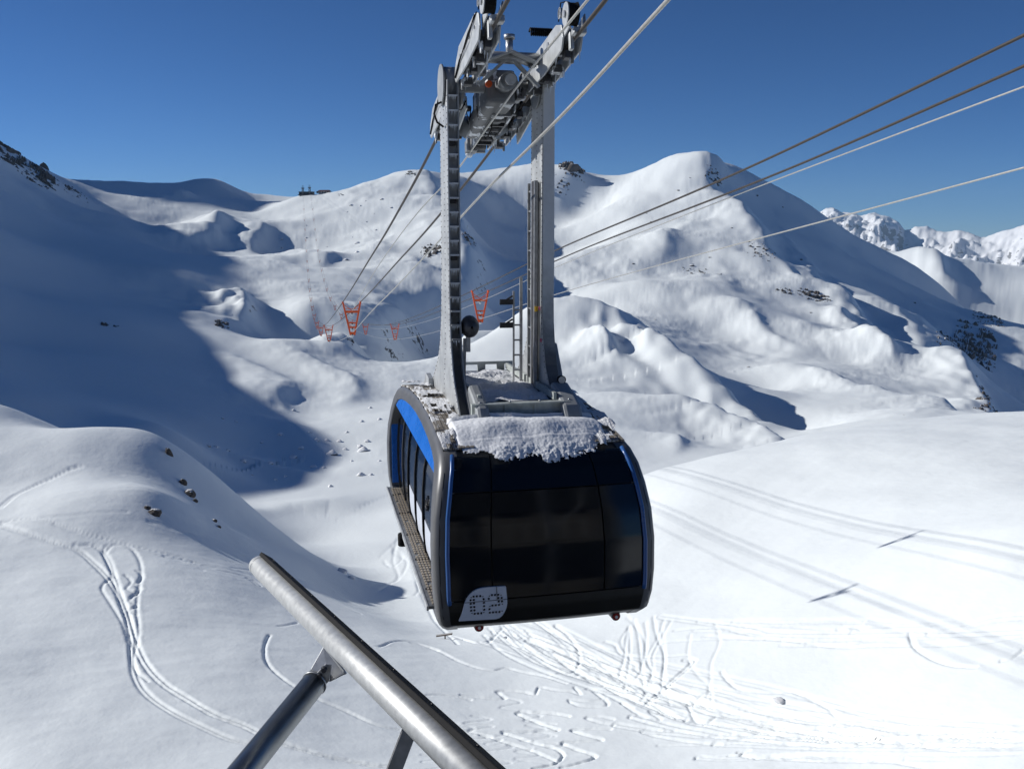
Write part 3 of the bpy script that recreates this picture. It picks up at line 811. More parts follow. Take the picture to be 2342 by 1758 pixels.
# closed outline, front (towards the viewer, -Y) first: from the roof's middle down the front, along the floor, up the back
OUT = [(-y, z) for y, z in HALF] + [(0.0, -5.80)] + [(y, z) for y, z in reversed(HALF)][:-1]
OUT = np.array(OUT)
ZC = -4.3
_hz = [-5.82, -5.55, -5.15, -4.5, -4.0, -3.5, -3.15, -2.9]
_hw = [1.56, 1.64, 1.69, 1.70, 1.67, 1.58, 1.49, 1.42]
def hw(z): return np.interp(z, _hz, _hw)
def outline(inset=0.0, top=None, bot=None):
    """outline pulled inwards; top and bottom may be pulled in by another amount"""
    o = OUT.copy()
    sy = 1 - inset / 3.8
    st = 1 - (inset if top is None else top) / 1.40
    sb = 1 - (inset if bot is None else bot) / 1.50
    o[:, 0] *= sy
    dz = o[:, 1] - ZC
    o[:, 1] = ZC + np.where(dz > 0, dz * st, dz * sb)
    return o
def loft(name, loops, mat, parent, close=(True, True), smooth=True):
    n = len(loops[0]); V = np.concatenate(loops); f = []
    for i in range(len(loops) - 1):
        for k in range(n):
            k2 = (k + 1) % n
            f.append((i * n + k, i * n + k2, (i + 1) * n + k2, (i + 1) * n + k))
    if close[0]: f.append(tuple(range(n)))
    if close[1]: f.append(tuple(range(len(V) - 1, len(V) - n - 1, -1)))
    return part(name, V, f, mat, parent, smooth=smooth)
def loop_at(side, depth, o):
    """outline o placed on the left (-1) or right (+1) flank, 'depth' metres inside the outermost skin"""
    x = XC + side * (hw(o[:, 1]) - depth)
    return np.stack([x, YC + o[:, 0], o[:, 1]], 1)

REC = 0.24
body = loft('body', [loop_at(-1, REC, outline()), loop_at(-1, REC * 0.99, outline()), loop_at(1, REC * 0.99, outline()), loop_at(1, REC, outline())], M_APRON, CAR)
body.modifiers.new('edge', 'EDGE_SPLIT').split_angle = math.radians(40)
SIDEF = {}
for side in (-1, 1):
    inn = outline(0.40, 0.24, 0.22)
    L = [loop_at(side, REC + 0.02, outline(-0.012)), loop_at(side, 0.11, outline(-0.012)), loop_at(side, 0.045, outline(0.015)), loop_at(side, 0.012, outline(0.06)), loop_at(side, 0.0, outline(0.12)), loop_at(side, 0.012, inn * 1.0), loop_at(side, 0.03, outline(0.415, 0.255, 0.235)), loop_at(side, REC - 0.004, outline(0.415, 0.255, 0.235))]
    if side > 0: L = [l[::-1] for l in L]
    fr = loft('side_frame', L, M_FRAME, CAR, close=(False, False))
    fr.modifiers.new('edge', 'EDGE_SPLIT').split_angle = math.radians(38)
    SIDEF[side] = fr

# front and rear skin: panes and apron follow the curved outline
def y_end(z, end=-1):
    """distance of the front (-1) or rear (+1) skin from the cabin's middle at height z"""
    h = HALF[3:13]
    zs = [p[1] for p in h][::-1]; ys = [p[0] for p in h][::-1]
    return YC + end * np.interp(z, zs, ys)
def skin_patch(name, x0, x1, z0, z1, mat, parent, lift=0.014, end=-1, nx=8, nz=14, tz=True):
    """curved panel on the front skin; x0, x1 as share of the half width"""
    V = []; zz = np.linspace(z0, z1, nz)
    for z in zz:
        w = float(hw(z)) - REC + 0.16 if tz else 1.3
        for s in np.linspace(x0, x1, nx):
            bow = 0.05 * (1 - s * s)                       # the front is slightly bowed
            V.append((XC + s * w, float(y_end(z, end)) + end * (lift + bow), z))
    nv = len(V)
    for (x, y, z) in V[:]: V.append((x, y - end * 0.05, z))
    f = []
    for j in range(nz - 1):
        for i in range(nx - 1):
            a = j * nx + i
            f.append((a, a + 1, a + nx + 1, a + nx) if end < 0 else (a, a + nx, a + nx + 1, a + 1))
    ring = [i for i in range(nx)] + [j * nx + nx - 1 for j in range(1, nz)] + [(nz - 1) * nx + i for i in range(nx - 2, -1, -1)] + [j * nx for j in range(nz - 2, 0, -1)]
    for k in range(len(ring)):
        a, b = ring[k], ring[(k + 1) % len(ring)]
        f.append((b, a, a + nv, b + nv) if end < 0 else (a, b, b + nv, a + nv))
    o = part(name, V, f, mat, parent, smooth=True)
    o.modifiers.new('edge', 'EDGE_SPLIT').split_angle = math.radians(40)
    return o
G = 0.007
for end in (-1, 1):
    for (xa, xb) in ((-0.91, -0.53 - G), (-0.53 + G, 0.53 - G), (0.53 + G, 0.91)):
        skin_patch('window_pane', xa, xb, -3.66, -3.22, M_GLASS, CAR, end=end)
        skin_patch('window_pane', xa, xb, -5.20, -3.68, M_GLASS, CAR, end=end)
    skin_patch('front_apron' if end < 0 else 'rear_apron', -0.935, 0.935, -5.70, -5.222, M_APRON, CAR, end=end, lift=0.010)
    skin_patch('corner_panel', -1.0, -0.94, -5.66, -3.22, M_BODY, CAR, end=end, nx=3, lift=0.006)
    skin_patch('corner_panel', 0.94, 1.0, -5.66, -3.22, M_BODY, CAR, end=end, nx=3, lift=0.006)
    for s in (-1, 1):
        zz = np.linspace(-5.24, -3.20, 26)
        pts = [(XC + s * 0.927 * (float(hw(z)) - REC + 0.16), float(y_end(z, end)) + end * 0.05, z) for z in zz]
        rope('blue_trim', pts, 0.032, M_BLUETRIM, CAR, n=10)

# number plate on the front, lower left: white leaf shape with the dotted digits 02
def on_front(px, py, lift):
    return at_y(px, py, YC - 3.872 - lift)
def crop(cx, cy): return 940 + cx * 0.13562, 1300 + cy * 0.13562
leaf = [(808, 885), (850, 790), (880, 690), (905, 590), (940, 510), (990, 440), (1050, 385), (1120, 345), (1190, 325), (1300, 312), (1440, 303), (1585, 296), (1604, 308), (1612, 400), (1622, 510), (1624, 580), (1612, 650), (1585, 720), (1540, 790), (1490, 832), (1430, 850), (1250, 860), (1050, 872)]
top = [on_front(*crop(*c), 0.030) for c in leaf]
low = [p + Vector((0, 0.03, 0)) for p in top]
n = len(leaf)
cen = sum(top, Vector()) / n
cen = on_front(*project(cen)[:2], 0.030)
plate = part('number_plate', top + low + [cen], [((k + 1) % n, k, 2 * n) for k in range(n)] + [(k, (k + 1) % n, n + (k + 1) % n, n + k) for k in range(n)], M_WHITE, CAR)
tag(plate, 'white leaf shaped plate with the dotted number 02')
bigd = [(1055, 468), (1110, 463), (1167, 460), (1005, 530), (1060, 525), (1225, 512), (1008, 590), (1062, 583), (1230, 572), (1012, 648), (1068, 643), (1232, 630), (1014, 706), (1070, 700), (1236, 688), (1075, 758), (1130, 753), (1185, 748),
        (1365, 443), (1418, 440), (1472, 437), (1312, 505), (1476, 492), (1530, 490), (1480, 550), (1535, 548), (1375, 617), (1430, 612), (1485, 608), (1323, 680), (1328, 740), (1382, 735), (1437, 730), (1492, 724)]
smalld = [(1014, 484), (1212, 467), (1027, 750), (1228, 736), (1322, 460), (1518, 442), (1540, 593), (1332, 632), (1537, 712)]
for lst, rad in ((bigd, 0.0175), (smalld, 0.009)):
    for c in lst:
        p = on_front(*crop(*c), 0.031)
        v = []; m = 10
        for (q, h) in ((1.0, 0.0), (0.8, 0.006), (0.4, 0.010)):
            for k in range(m):
                t = 2 * math.pi * k / m
                v.append(p + Vector((math.cos(t) * rad * q, -h, math.sin(t) * rad * q)))
        f = [(i * m + k, i * m + (k + 1) % m, (i + 1) * m + (k + 1) % m, (i + 1) * m + k) for i in range(2) for k in range(m)] + [tuple(range(2 * m, 3 * m))]
        part('dot', v, f, M_BLACKDOT, plate, smooth=True)
# the seams of the panes run across the plate
for a, b in (((1443, 300), (1455, 522)), ((905, 575), (1622, 512))):
    bar('seam', on_front(*crop(*a), 0.0345), on_front(*crop(*b), 0.0345), 0.006, 0.004, M_BLACKDOT, plate, hint=(0, -1, 0))

# flanks: recessed doors, windows, header panel, threshold
def flank_panel(name, side, y0, y1, z0, z1, depth, mat, parent, thick=0.03, nz=6, ztop=None):
    V = []
    for d in (depth, depth + thick):
        for k in range(nz):
            for y in (y0, y1):
                zt = z1 if ztop is None else ztop(y)
                z = z0 + (zt - z0) * k / (nz - 1)
                V.append((XC + side * (float(hw(z)) - d), YC + y, z))
    f = []; m = nz * 2
    for k in range(nz - 1):
        a = 2 * k
        q = (a, a + 1, a + 3, a + 2); f.append(q if side > 0 else q[::-1])
    ring = [0, 1] + [2 * k + 1 for k in range(1, nz)] + [2 * k for k in range(nz - 1, 0, -1)]
    for k in range(len(ring)):
        a, b = ring[k], ring[(k + 1) % len(ring)]
        q = (a, a + m, b + m, b); f.append(q if side > 0 else q[::-1])
    return part(name, V, f, mat, parent)
def arch(y): return float(np.interp(abs(y), [0, 1, 2, 2.6, 3.0, 3.25], [-3.12, -3.15, -3.225, -3.33, -3.45, -3.62]))
for side in (-1, 1):
    zh = -3.55
    # blue header panel under the arch of the frame
    V = []; f = []
    ys = np.linspace(-3.06, 3.06, 25)
    for d in (0.05, 0.09):
        for y in ys:
            for z in (zh, max(arch(float(y)), zh + 0.02)):
                V.append((XC + side * (float(hw(z)) - d), YC + y, z))
    m = 50
    for k in range(24):
        a = 2 * k
        q = (a, a + 1, a + 3, a + 2); q2 = (a, a + 2, a + 2 + m, a + m)
        f += [q[::-1], q2[::-1]] if side > 0 else [q, q2]
    part('header_panel', V, f, M_BLUE, CAR)
    box('recess_lining', (XC + side * 1.545, YC + 3.27, -4.66), (0.15, 0.03, 1.3), M_BLUE, CAR)
    box('recess_lining', (XC + side * 1.545, YC - 3.27, -4.66), (0.15, 0.03, 1.3), M_BLUE, CAR)
    for (ya, yb, door) in ((-3.2, -2.25, 0), (-2.15, -1.1, 1), (-1.0, 0.05, 1), (0.15, 1.2, 1), (1.3, 2.2, 0), (2.3, 3.2, 0)):
        pane = flank_panel('door_leaf' if door else 'side_window', side, ya, yb, -5.42, zh - 0.02, REC - 0.035, M_SIDEGLASS, CAR)
        if door:
            flank_panel('door_sticker', side, ya + 0.08, yb - 0.12, -5.32, -4.78, REC - 0.04, M_WHITE, pane, thick=0.004)
        flank_panel('window_post', side, yb + 0.01, yb + 0.09, -5.42, zh - 0.02, REC - 0.06, M_RUBBER if door else M_BODY, CAR)
    # emblem on the door: two interlocked hexagons
    for (cy, cz) in ((-1.62, -4.36), (-1.54, -4.42)):
        pts = []
        for k in range(7):
            t = math.pi / 3 * k + math.pi / 6
            z = cz + 0.11 * math.sin(t)
            pts.append((XC + side * (float(hw(z)) - REC + 0.045), YC + cy + 0.11 * math.cos(t), z))
        rope('emblem_ring', pts, 0.012, M_BLACKDOT, CAR, n=6)
    # threshold: metal tread bars on a sill
    sx = XC + side * (1.655 - REC / 2 + 0.02)
    box('sill', (sx, YC, -5.46), (REC + 0.10, 6.75, 0.05), M_MID, CAR)
    v = []; f = []                                       # punched grating: rows of short raised lugs
    for k in range(5):
        x = sx + side * (-0.12 + 0.052 * k)
        for j in range(58):
            if (j * 7 + k * 3) % 29 == 0: continue
            y = YC - 3.28 + 0.113 * j; b0 = len(v)
            v += box_v((x, y, -5.425), (0.030, 0.075, 0.022)); f += [tuple(i + b0 for i in q) for q in BOXF]
    tag(part('tread_lugs', v, f, M_BRONZE, CAR), kind='stuff')
    for j in range(5):
        box('tread_joint', (sx, YC - 2.7 + 1.35 * j, -5.43), (REC + 0.02, 0.03, 0.03), M_DARK, CAR)
    bar('edge_rail', (sx + side * 0.185, YC - 3.4, -5.46), (sx + side * 0.185, YC + 3.4, -5.46), 0.035, 0.075, M_PLATE, CAR, bevel=0.01)
bp = at_x(921, 1233, XC - 1.74)
tube('buffer_roller', bp + Vector((0, 0, -0.12)), bp + Vector((0, 0, 0.12)), 0.09, M_RUBBER, CAR, bevel=0.02)
tube('buffer_roller', (XC + 1.76, bp.y, bp.z - 0.12), (XC + 1.76, bp.y, bp.z + 0.12), 0.09, M_RUBBER, CAR, bevel=0.02)

# tail lamps under the floor: red ring, white centre
for (px, py) in ((1096, 1434), (1409, 1409)):
    c = at_y(px, py, YC - 3.62)
    hsg = tube('tail_lamp', c + Vector((0, 0.22, 0)), c, 0.075, M_MID, CAR, r1=0.07)
    tube('lamp_ring', c + Vector((0, 0.005, 0)), c + Vector((0, -0.02, 0)), 0.056, M_RED, hsg)
    tube('lamp_lens', c + Vector((0, -0.015, 0)), c + Vector((0, -0.028, 0)), 0.024, M_LENS, hsg)
    box('lamp_bracket', c + Vector((0, 0.1, 0.07)), (0.12, 0.2, 0.12), M_MID, hsg)

# roof: walkway planks along both edges
def roof_z(y): return float(np.interp(abs(y), [p[0] for p in HALF[:6]], [p[1] for p in HALF[:6]]))
for side in (-1, 1):
    for k in range(7):
        x = XC + side * (0.98 + 0.068 * k)
        ysegs = np.linspace(-3.05, 3.05, 5)
        for j in range(4):
            ya, yb = ysegs[j] + 0.01, ysegs[j + 1] - 0.01
            za, zb = roof_z(ya) + 0.035, roof_z(yb) + 0.035
            bar('plank', (x, YC + ya, za), (x, YC + yb, zb), 0.056, 0.03, M_PLANK, CAR)
    for j in range(9):
        y = -3.0 + 0.75 * j
        box('plank_support', (XC + side * 1.18, YC + y, roof_z(y) + 0.008), (0.5, 0.05, 0.03), M_DARK, CAR)

# roof platform between the arms
zp = -2.72
plat = box('roof_platform', (XC, YC + 0.1, zp - 0.06), (1.36, 3.9, 0.12), M_MID, CAR, bevel=0.01)
fb = box('front_beam', (XC + 0.02, 14.42, -2.80), (1.62, 0.10, 0.24), M_BEAM, CAR, bevel=0.008)
box('beam_flange', (XC + 0.02, 14.36, -2.685), (1.64, 0.14, 0.02), M_BEAM, fb)
for k in range(4):
    x = XC - 0.74 + 0.50 * k
    box('beam_stiffener', (x, 14.355, -2.80), (0.025, 0.03, 0.2), M_BEAM, fb)
    tube('bolt', (x + 0.08, 14.36, -2.675), (x + 0.08, 14.36, -2.645), 0.018, M_GALV, fb, n=6)
for k in range(2):
    for j in range(2):
        tube('bolt', (XC - 0.71 + 0.08 * k, 14.37, -2.86 + 0.1 * j), (XC - 0.71 + 0.08 * k, 14.35, -2.86 + 0.1 * j), 0.017, M_DARK, fb, n=6)
box('support_post', (XC - 0.60, 14.42, -2.95), (0.09, 0.09, 0.32), M_BEAM, fb)
box('support_post', (XC + 0.66, 14.42, -2.95), (0.09, 0.09, 0.32), M_BEAM, fb)
# rear beam with long slots: two rails joined by webs
rb = box('rear_beam', (XC + 0.02, 18.3, -2.56), (1.55, 0.06, 0.055), M_BEAM, CAR)
box('beam_rail', (XC + 0.02, 18.3, -2.76), (1.55, 0.06, 0.06), M_BEAM, rb)
for x in (-0.74, -0.30, 0.12, 0.52, 0.74):
    box('beam_web', (XC + x, 18.3, -2.66), (0.16, 0.055, 0.16), M_BEAM, rb)
for sx in (-0.64, 0.64):
    bar('platform_rail', (XC + sx, 14.5, -2.62), (XC + sx, 18.25, -2.62), 0.05, 0.12, M_BEAM, CAR)

# hanger arms: box girders that flare into the roof
AX = {-1: (2.47 + DX, 2.67 + DX), 1: (4.12 + DX, 4.32 + DX)}
prof_z = [2.55, 0.0, -1.0, -1.5, -1.9, -2.25, -2.55, -2.85, -3.10, -3.26]
prof_d = [0.40, 0.44, 0.46, 0.52, 0.64, 0.86, 1.20, 1.66, 2.05, 2.25]
def arm_outline(shrink=0.0, zbot=-3.26):
    zz = np.linspace(zbot, 2.55, 40)
    d = np.interp(zz, prof_z[::-1], prof_d[::-1]) - shrink
    yc = np.interp(zz, [-3.26, -2.0, -0.5], [16.45, 16.1, 16.0])
    L = [(y - q, z) for y, q, z in zip(yc, d, zz)] + [(y + q, z) for y, q, z in zip(yc[::-1], d[::-1], zz[::-1])]
    return L
ARMS = {}
for side in (-1, 1):
    x0, x1 = AX[side]
    if side < 0:
        arm = prism_x('hanger_arm', arm_outline(), x0, x0 + 0.022, M_PLATE, CAR)
        prism_x('inner_plate', arm_outline(), x1 - 0.022, x1, M_ARM, arm)
        prism_x('web', arm_outline(0.17), x0 + 0.022, x1 - 0.022, M_PALETOP, arm)
        # ribs across the open front of the girder
        for k in range(18):
            z = 2.30 - 0.238 * k
            yf = 16.0 - float(np.interp(z, prof_z[::-1], prof_d[::-1]))
            rib = box('rib', ((x0 + x1) / 2, yf + 0.085, z), (x1 - x0 - 0.044, 0.16, 0.03), M_PALETOP, arm)
            if k % 4 == 3:
                box('rib_gusset', ((x0 + x1) / 2, yf + 0.12, z - 0.05), (0.10, 0.05, 0.08), M_DARK, rib)
            else:
                v = []; f = []
                for q in range(5):
                    xx = x0 + 0.035 + (x1 - x0 - 0.07) * (q + 0.2 + 0.6 * random.random()) / 5
                    l = 0.04 + 0.08 * random.random(); b0 = len(v)
                    v += [(xx - 0.008, yf + 0.02, z - 0.011), (xx + 0.008, yf + 0.02, z - 0.011), (xx, yf + 0.035, z - 0.011), (xx, yf + 0.025, z - 0.011 - l)]
                    f += [(b0, b0 + 1, b0 + 3), (b0 + 1, b0 + 2, b0 + 3), (b0 + 2, b0, b0 + 3)]
                o = part('icicle_row', v, f, M_ICE, rib); tag(o, kind='stuff')
    else:
        arm = prism_x('hanger_arm', arm_outline(), x0, x1, M_PALETOP, CAR, bevel=0.01)
        prism_x('inner_plate', arm_outline(0.02), x0 - 0.012, x0 - 0.001, M_PLATE, arm)
    ARMS[side] = arm
    # rivet rows on the face turned to the viewer
    xr = x0 - (0.004 if side < 0 else 0.016)
    v = []; f = []
    for k in range(58):
        z = 2.3 - 0.093 * k
        dd = float(np.interp(z, prof_z[::-1], prof_d[::-1]))
        yc = float(np.interp(z, [-3.26, -2.0, -0.5], [16.45, 16.1, 16.0]))
        for y in (yc - dd + 0.05, yc - 0.02, yc + dd - 0.05):
            b0 = len(v); s = 0.011
            v += [(xr + 0.004, y - s, z - s), (xr + 0.004, y + s, z - s), (xr + 0.004, y + s, z + s), (xr + 0.004, y - s, z + s), (xr - 0.008, y, z)]
            f += [(b0, b0 + 1, b0 + 4), (b0 + 1, b0 + 2, b0 + 4), (b0 + 2, b0 + 3, b0 + 4), (b0 + 3, b0, b0 + 4)]
    tag(part('rivets', v, f, M_DARK, arm), kind='stuff')

# feet of the arms: rounded fairings at the front
for side in (-1, 1):
    x0, x1 = AX[side]
    xi = x1 if side < 0 else x0
    pts = [(13.95, -3.20), (14.0, -2.95), (14.2, -2.72), (14.55, -2.58), (15.0, -2.45), (15.2, -2.9), (15.2, -3.2)]
    prism_x('arm_foot', pts, xi - (0.0 if side < 0 else 0.02) + 0.005, xi + (0.22 if side < 0 else 0.30), M_ARM, ARMS[side], bevel=0.06)
prism_x('outer_fairing', [(15.2, -3.2), (15.3, -2.75), (15.55, -2.35), (15.9, -1.9), (16.1, -1.9), (16.6, -2.5), (17.0, -3.1)], AX[1][1] + 0.004, AX[1][1] + 0.16, M_ARM, ARMS[1], bevel=0.03)
prism_x('outer_fairing', [(17.6, -3.2), (17.7, -2.75), (18.1, -2.7), (18.6, -3.1)], AX[-1][0] - 0.10, AX[-1][0] - 0.004, M_PLATE, ARMS[-1], bevel=0.01)

# ladder and cable duct on the right arm
xl = AX[1][0] - 0.03
duct = box('cable_duct', (xl - 0.04, 15.92, -1.0), (0.07, 0.16, 3.9), M_DARK, CAR, bevel=0.01)
box('duct_cover', (xl - 0.05, 15.78, -1.0), (0.06, 0.05, 3.9), M_GALV, duct)
lad = box('ladder', (xl - 0.05, 16.28, -1.0), (0.045, 0.045, 3.85), M_MID, CAR)
box('ladder_rail', (xl - 0.05, 16.03, -1.0), (0.04, 0.04, 3.85), M_GALV, lad)
for k in range(11):
    z = 0.78 - 0.345 * k
    bar('rung', (xl - 0.05, 16.02, z), (xl - 0.05, 16.29, z), 0.026, 0.026, M_GALV, lad)
step = box('folding_ladder', (xl - 0.26, 16.6, -1.95), (0.03, 0.05, 1.9), M_GALV, CAR)
box('ladder_rail', (xl - 0.12, 16.6, -1.8), (0.05, 0.06, 2.1), M_GALV, step)
for k in range(6):
    bar('rung', (xl - 0.26, 16.6, -1.35 - 0.28 * k), (xl - 0.12, 16.6, -1.35 - 0.28 * k), 0.03, 0.03, M_GALV, step)
for z in (-1.25, -1.68):
    br = prism_x('folding_step', [(16.58, z + 0.10), (16.62, z + 0.10), (16.62, z), (16.58, z)], xl - 0.52, xl - 0.27, M_DARK, step)
    bar('step_strut', (xl - 0.52, 16.6, z + 0.01), (xl - 0.28, 16.6, z + 0.16), 0.03, 0.03, M_DARK, br)
box('warning_sticker', (xl - 0.045, 15.73, -1.27), (0.05, 0.012, 0.09), M_YELLOW, duct)

# flood lamp on the left arm, round head lamp at the right foot
fl = Vector((AX[-1][1] + 0.17, 15.62, -1.55))
v = []; f = []; m = 16
for (t, q) in ((-0.16, 0.02), (-0.15, 0.09), (-0.09, 0.14), (0.0, 0.165), (0.10, 0.17), (0.13, 0.155), (0.12, 0.02)):
    for k in range(m):
        a = 2 * math.pi * k / m
        v.append(fl + Vector((math.cos(a) * q * 0.95, t, math.sin(a) * q * 1.15)))
for i in range(6):
    for k in range(m): f.append((i * m + k, i * m + (k + 1) % m, (i + 1) * m + (k + 1) % m, (i + 1) * m + k))
f += [tuple(range(m)), tuple(range(7 * m - 1, 6 * m - 1, -1))]
flood = part('flood_lamp', v, f, M_DARK, CAR, smooth=True)
box('lamp_bracket', fl + Vector((-0.03, 0.06, -0.28)), (0.07, 0.06, 0.32), M_GALV, flood)
box('lamp_bracket', fl + Vector((-0.14, 0.06, -0.02)), (0.14, 0.08, 0.2), M_DARK, flood)
bar('lamp_cable', fl + Vector((-0.10, 0.0, -0.2)), fl + Vector((-0.12, 0.05, -1.25)), 0.05, 0.05, M_MID, flood)
hl = at_y(1284, 868, 14.95)
head = tube('head_lamp', hl + Vector((0, 0.10, 0)), hl + Vector((0, -0.03, 0)), 0.055, M_RUBBER, CAR, n=18, r1=0.075)
tube('lamp_lens', hl + Vector((0, -0.025, 0)), hl + Vector((0, -0.036, 0)), 0.06, M_GALV, head, n=18)
box('lamp_stem', hl + Vector((-0.005, 0.05, -0.14)), (0.025, 0.03, 0.16), M_LENS, head)
box('lamp_foot', hl + Vector((-0.005, 0.05, -0.22)), (0.10, 0.08, 0.02), M_DARK, head)
rope('lamp_cable', [hl + Vector((-0.03, 0.05, -0.08)), hl + Vector((-0.15, 0.0, -0.14)), hl + Vector((-0.26, 0.0, -0.3)), hl + Vector((-0.33, 0.05, -0.5))], 0.011, M_RUBBER, head, n=6)
for (px, py, y) in ((1237, 705, 15.7), (1240, 778, 15.6)):
    p = at_y(px, py, y); box('pink_tape', p, (0.07, 0.03, 0.06), metal('pink_tape_%d' % py, (0.55, 0.12, 0.2), 0.7, 0, 0.2), ARMS[1])

# ------------------------------------------------------------------ carriage on the track ropes
XL, XR = 2.78 + DX, 4.06 + DX
_ry = [-40, 0, 8, 12.2, 16, 19, 28, 41, 54, 68, 137, 206, 275, 344, 413, 482, 551, 620, 689, 758, 827, 896, 965, 1034, 1103, 1200, 1330, 1490]
_rz = [10.6, 5.0, 3.78, 3.06, 2.52, 1.95, 0.55, -1.2, -2.95, -4.75, -12.9, -19.3, -24.5, -28, -30, -30.7, -29.8, -27.4, -23.4, -18.7, -11.4, -2.6, 7.6, 18.4, 31.6, 44, 58, 74]
def smooth_curve(ys, zs):
    ys = np.array(ys, float); zs = np.array(zs, float)
    m = np.gradient(zs, ys)
    def fz(y):
        y = np.asarray(y, float)
        i = np.clip(np.searchsorted(ys, y) - 1, 0, len(ys) - 2)
        h = ys[i + 1] - ys[i]; t = (y - ys[i]) / h
        return (2 * t**3 - 3 * t**2 + 1) * zs[i] + (t**3 - 2 * t**2 + t) * h * m[i] + (-2 * t**3 + 3 * t**2) * zs[i + 1] + (t**3 - t**2) * h * m[i + 1]
    return fz
rope_z = smooth_curve(_ry, _rz)

def truck(X, y0, y1, out, big=False):
    """one bogie: two cheek plates along the rope with running wheels between them"""
    z0, z1 = float(rope_z(y0)), float(rope_z(y1))
    a = Vector((X, y0, z0 + 0.06)); b = Vector((X, y1, z1 + 0.06))
    d = (b - a).normalized(); upv = Vector((1, 0, 0)).cross(d)
    if upv.z < 0: upv = -upv
    L = (b - a).length
    root = None
    for s in (-1, 1):
        outl = [(0.10, -0.16), (0.0, 0.0), (0.06, 0.20), (0.35, 0.30), (L - 0.5, 0.30), (L - 0.1, 0.10), (L, -0.05), (L - 0.12, -0.17), (L * 0.5, -0.20)]
        x = s * (0.16 if s == out else 0.13)
        vv = [a + d * q + upv * h + Vector((x - 0.014, 0, 0)) for q, h in outl] + [a + d * q + upv * h + Vector((x + 0.014, 0, 0)) for q, h in outl]
        k = len(outl)
        f = [(i, (i + 1) % k, k + (i + 1) % k, k + i) for i in range(k)] + [tuple(range(k - 1, -1, -1)), tuple(range(k, 2 * k))]
        o = part('bogie' if root is None else 'cheek_plate', vv, f, M_PLATE, CAR if root is None else root, bevel=0.006)
        root = root or o
        for q in (0.35, 0.8, 1.2, 1.6):
            if q < L - 0.3:
                c = a + d * q + upv * (0.10 if q not in (0.8,) else 0.14)
                r = 0.06 if q == 0.8 else 0.028
                tube('axle_bolt', c + Vector((x - 0.03, 0, 0)), c + Vector((x + 0.03, 0, 0)), r, M_GALV, root, n=8)
    nw = 4
    for k in range(nw):
        c = a + d * (0.28 + (L - 0.6) * k / (nw - 1)) + upv * 0.11
        wheel('running_wheel', c, (1, 0, 0), 0.15, 0.10, M_MID, root)
    for k in range(3):
        c = a + d * (0.5 + (L - 0.9) * k / 2) - upv * 0.02
        box('link', c + upv * 0.02, (0.20, 0.10, 0.22), M_DARK if k % 2 else M_MID, root, R=Matrix((Vector((1, 0, 0)), d, upv)).transposed(), bevel=0.01)
    for k in range(4):                                   # brake shoes and brackets below
        c = a + d * (0.3 + (L - 0.55) * k / 3) - upv * (0.16 + 0.03 * (k % 2))
        sh = box('brake_shoe', c, (0.10 + 0.05 * (k % 2), 0.16, 0.12), M_RIMEDK if k % 2 else M_DARK, root, R=Matrix((Vector((1, 0, 0)), d, upv)).transposed(), bevel=0.012)
        box('shoe_bracket', c + Vector((0.09 * out, 0, -0.04)), (0.03, 0.10, 0.16), M_RIMED, sh, bevel=0.008)
    v = []; f = []                                       # icicles under the bogie
    for q in range(16):
        p = a + d * (0.1 + (L - 0.2) * random.random()) - upv * 0.19 + Vector((random.uniform(-0.16, 0.16), 0, 0))
        l = 0.05 + 0.13 * random.random(); w = 0.012; b0 = len(v)
        v += [p + Vector((-w, -w, 0.03)), p + Vector((w, -w, 0.03)), p + Vector((0, w, 0.03)), p + Vector((0, 0, -l))]
        f += [(b0, b0 + 3, b0 + 1), (b0 + 1, b0 + 3, b0 + 2), (b0 + 2, b0 + 3, b0)]
    tag(part('icicle_row', v, f, M_ICE, root), kind='stuff')
    for k in range(2):                                   # hydraulic lines along the cheek
        x = (0.18 + 0.012 * k) * out
        rope('hydraulic_hose', [a + d * (0.15 + 0.1 * k) + upv * 0.24 + Vector((x, 0, 0)), a + d * (L * 0.35) + upv * (0.16 - 0.1 * k) + Vector((x * 1.1, 0, 0)), a + d * (L * 0.7) + upv * 0.02 + Vector((x * 1.05, 0, 0)), a + d * (L - 0.15) - upv * 0.1 + Vector((x, 0, 0))], 0.010, M_RUBBER, root, n=6)
    return root, a, d, upv, L

trucks = {}
for key, X, ya, yb, out in (('lf', XL, 13.42, 15.65, -1), ('rf', XR, 13.72, 16.0, 1), ('lr', XL, 16.55, 18.75, -1), ('rr', XR, 16.85, 19.2, 1)):
    trucks[key] = truck(X, ya, yb, out)
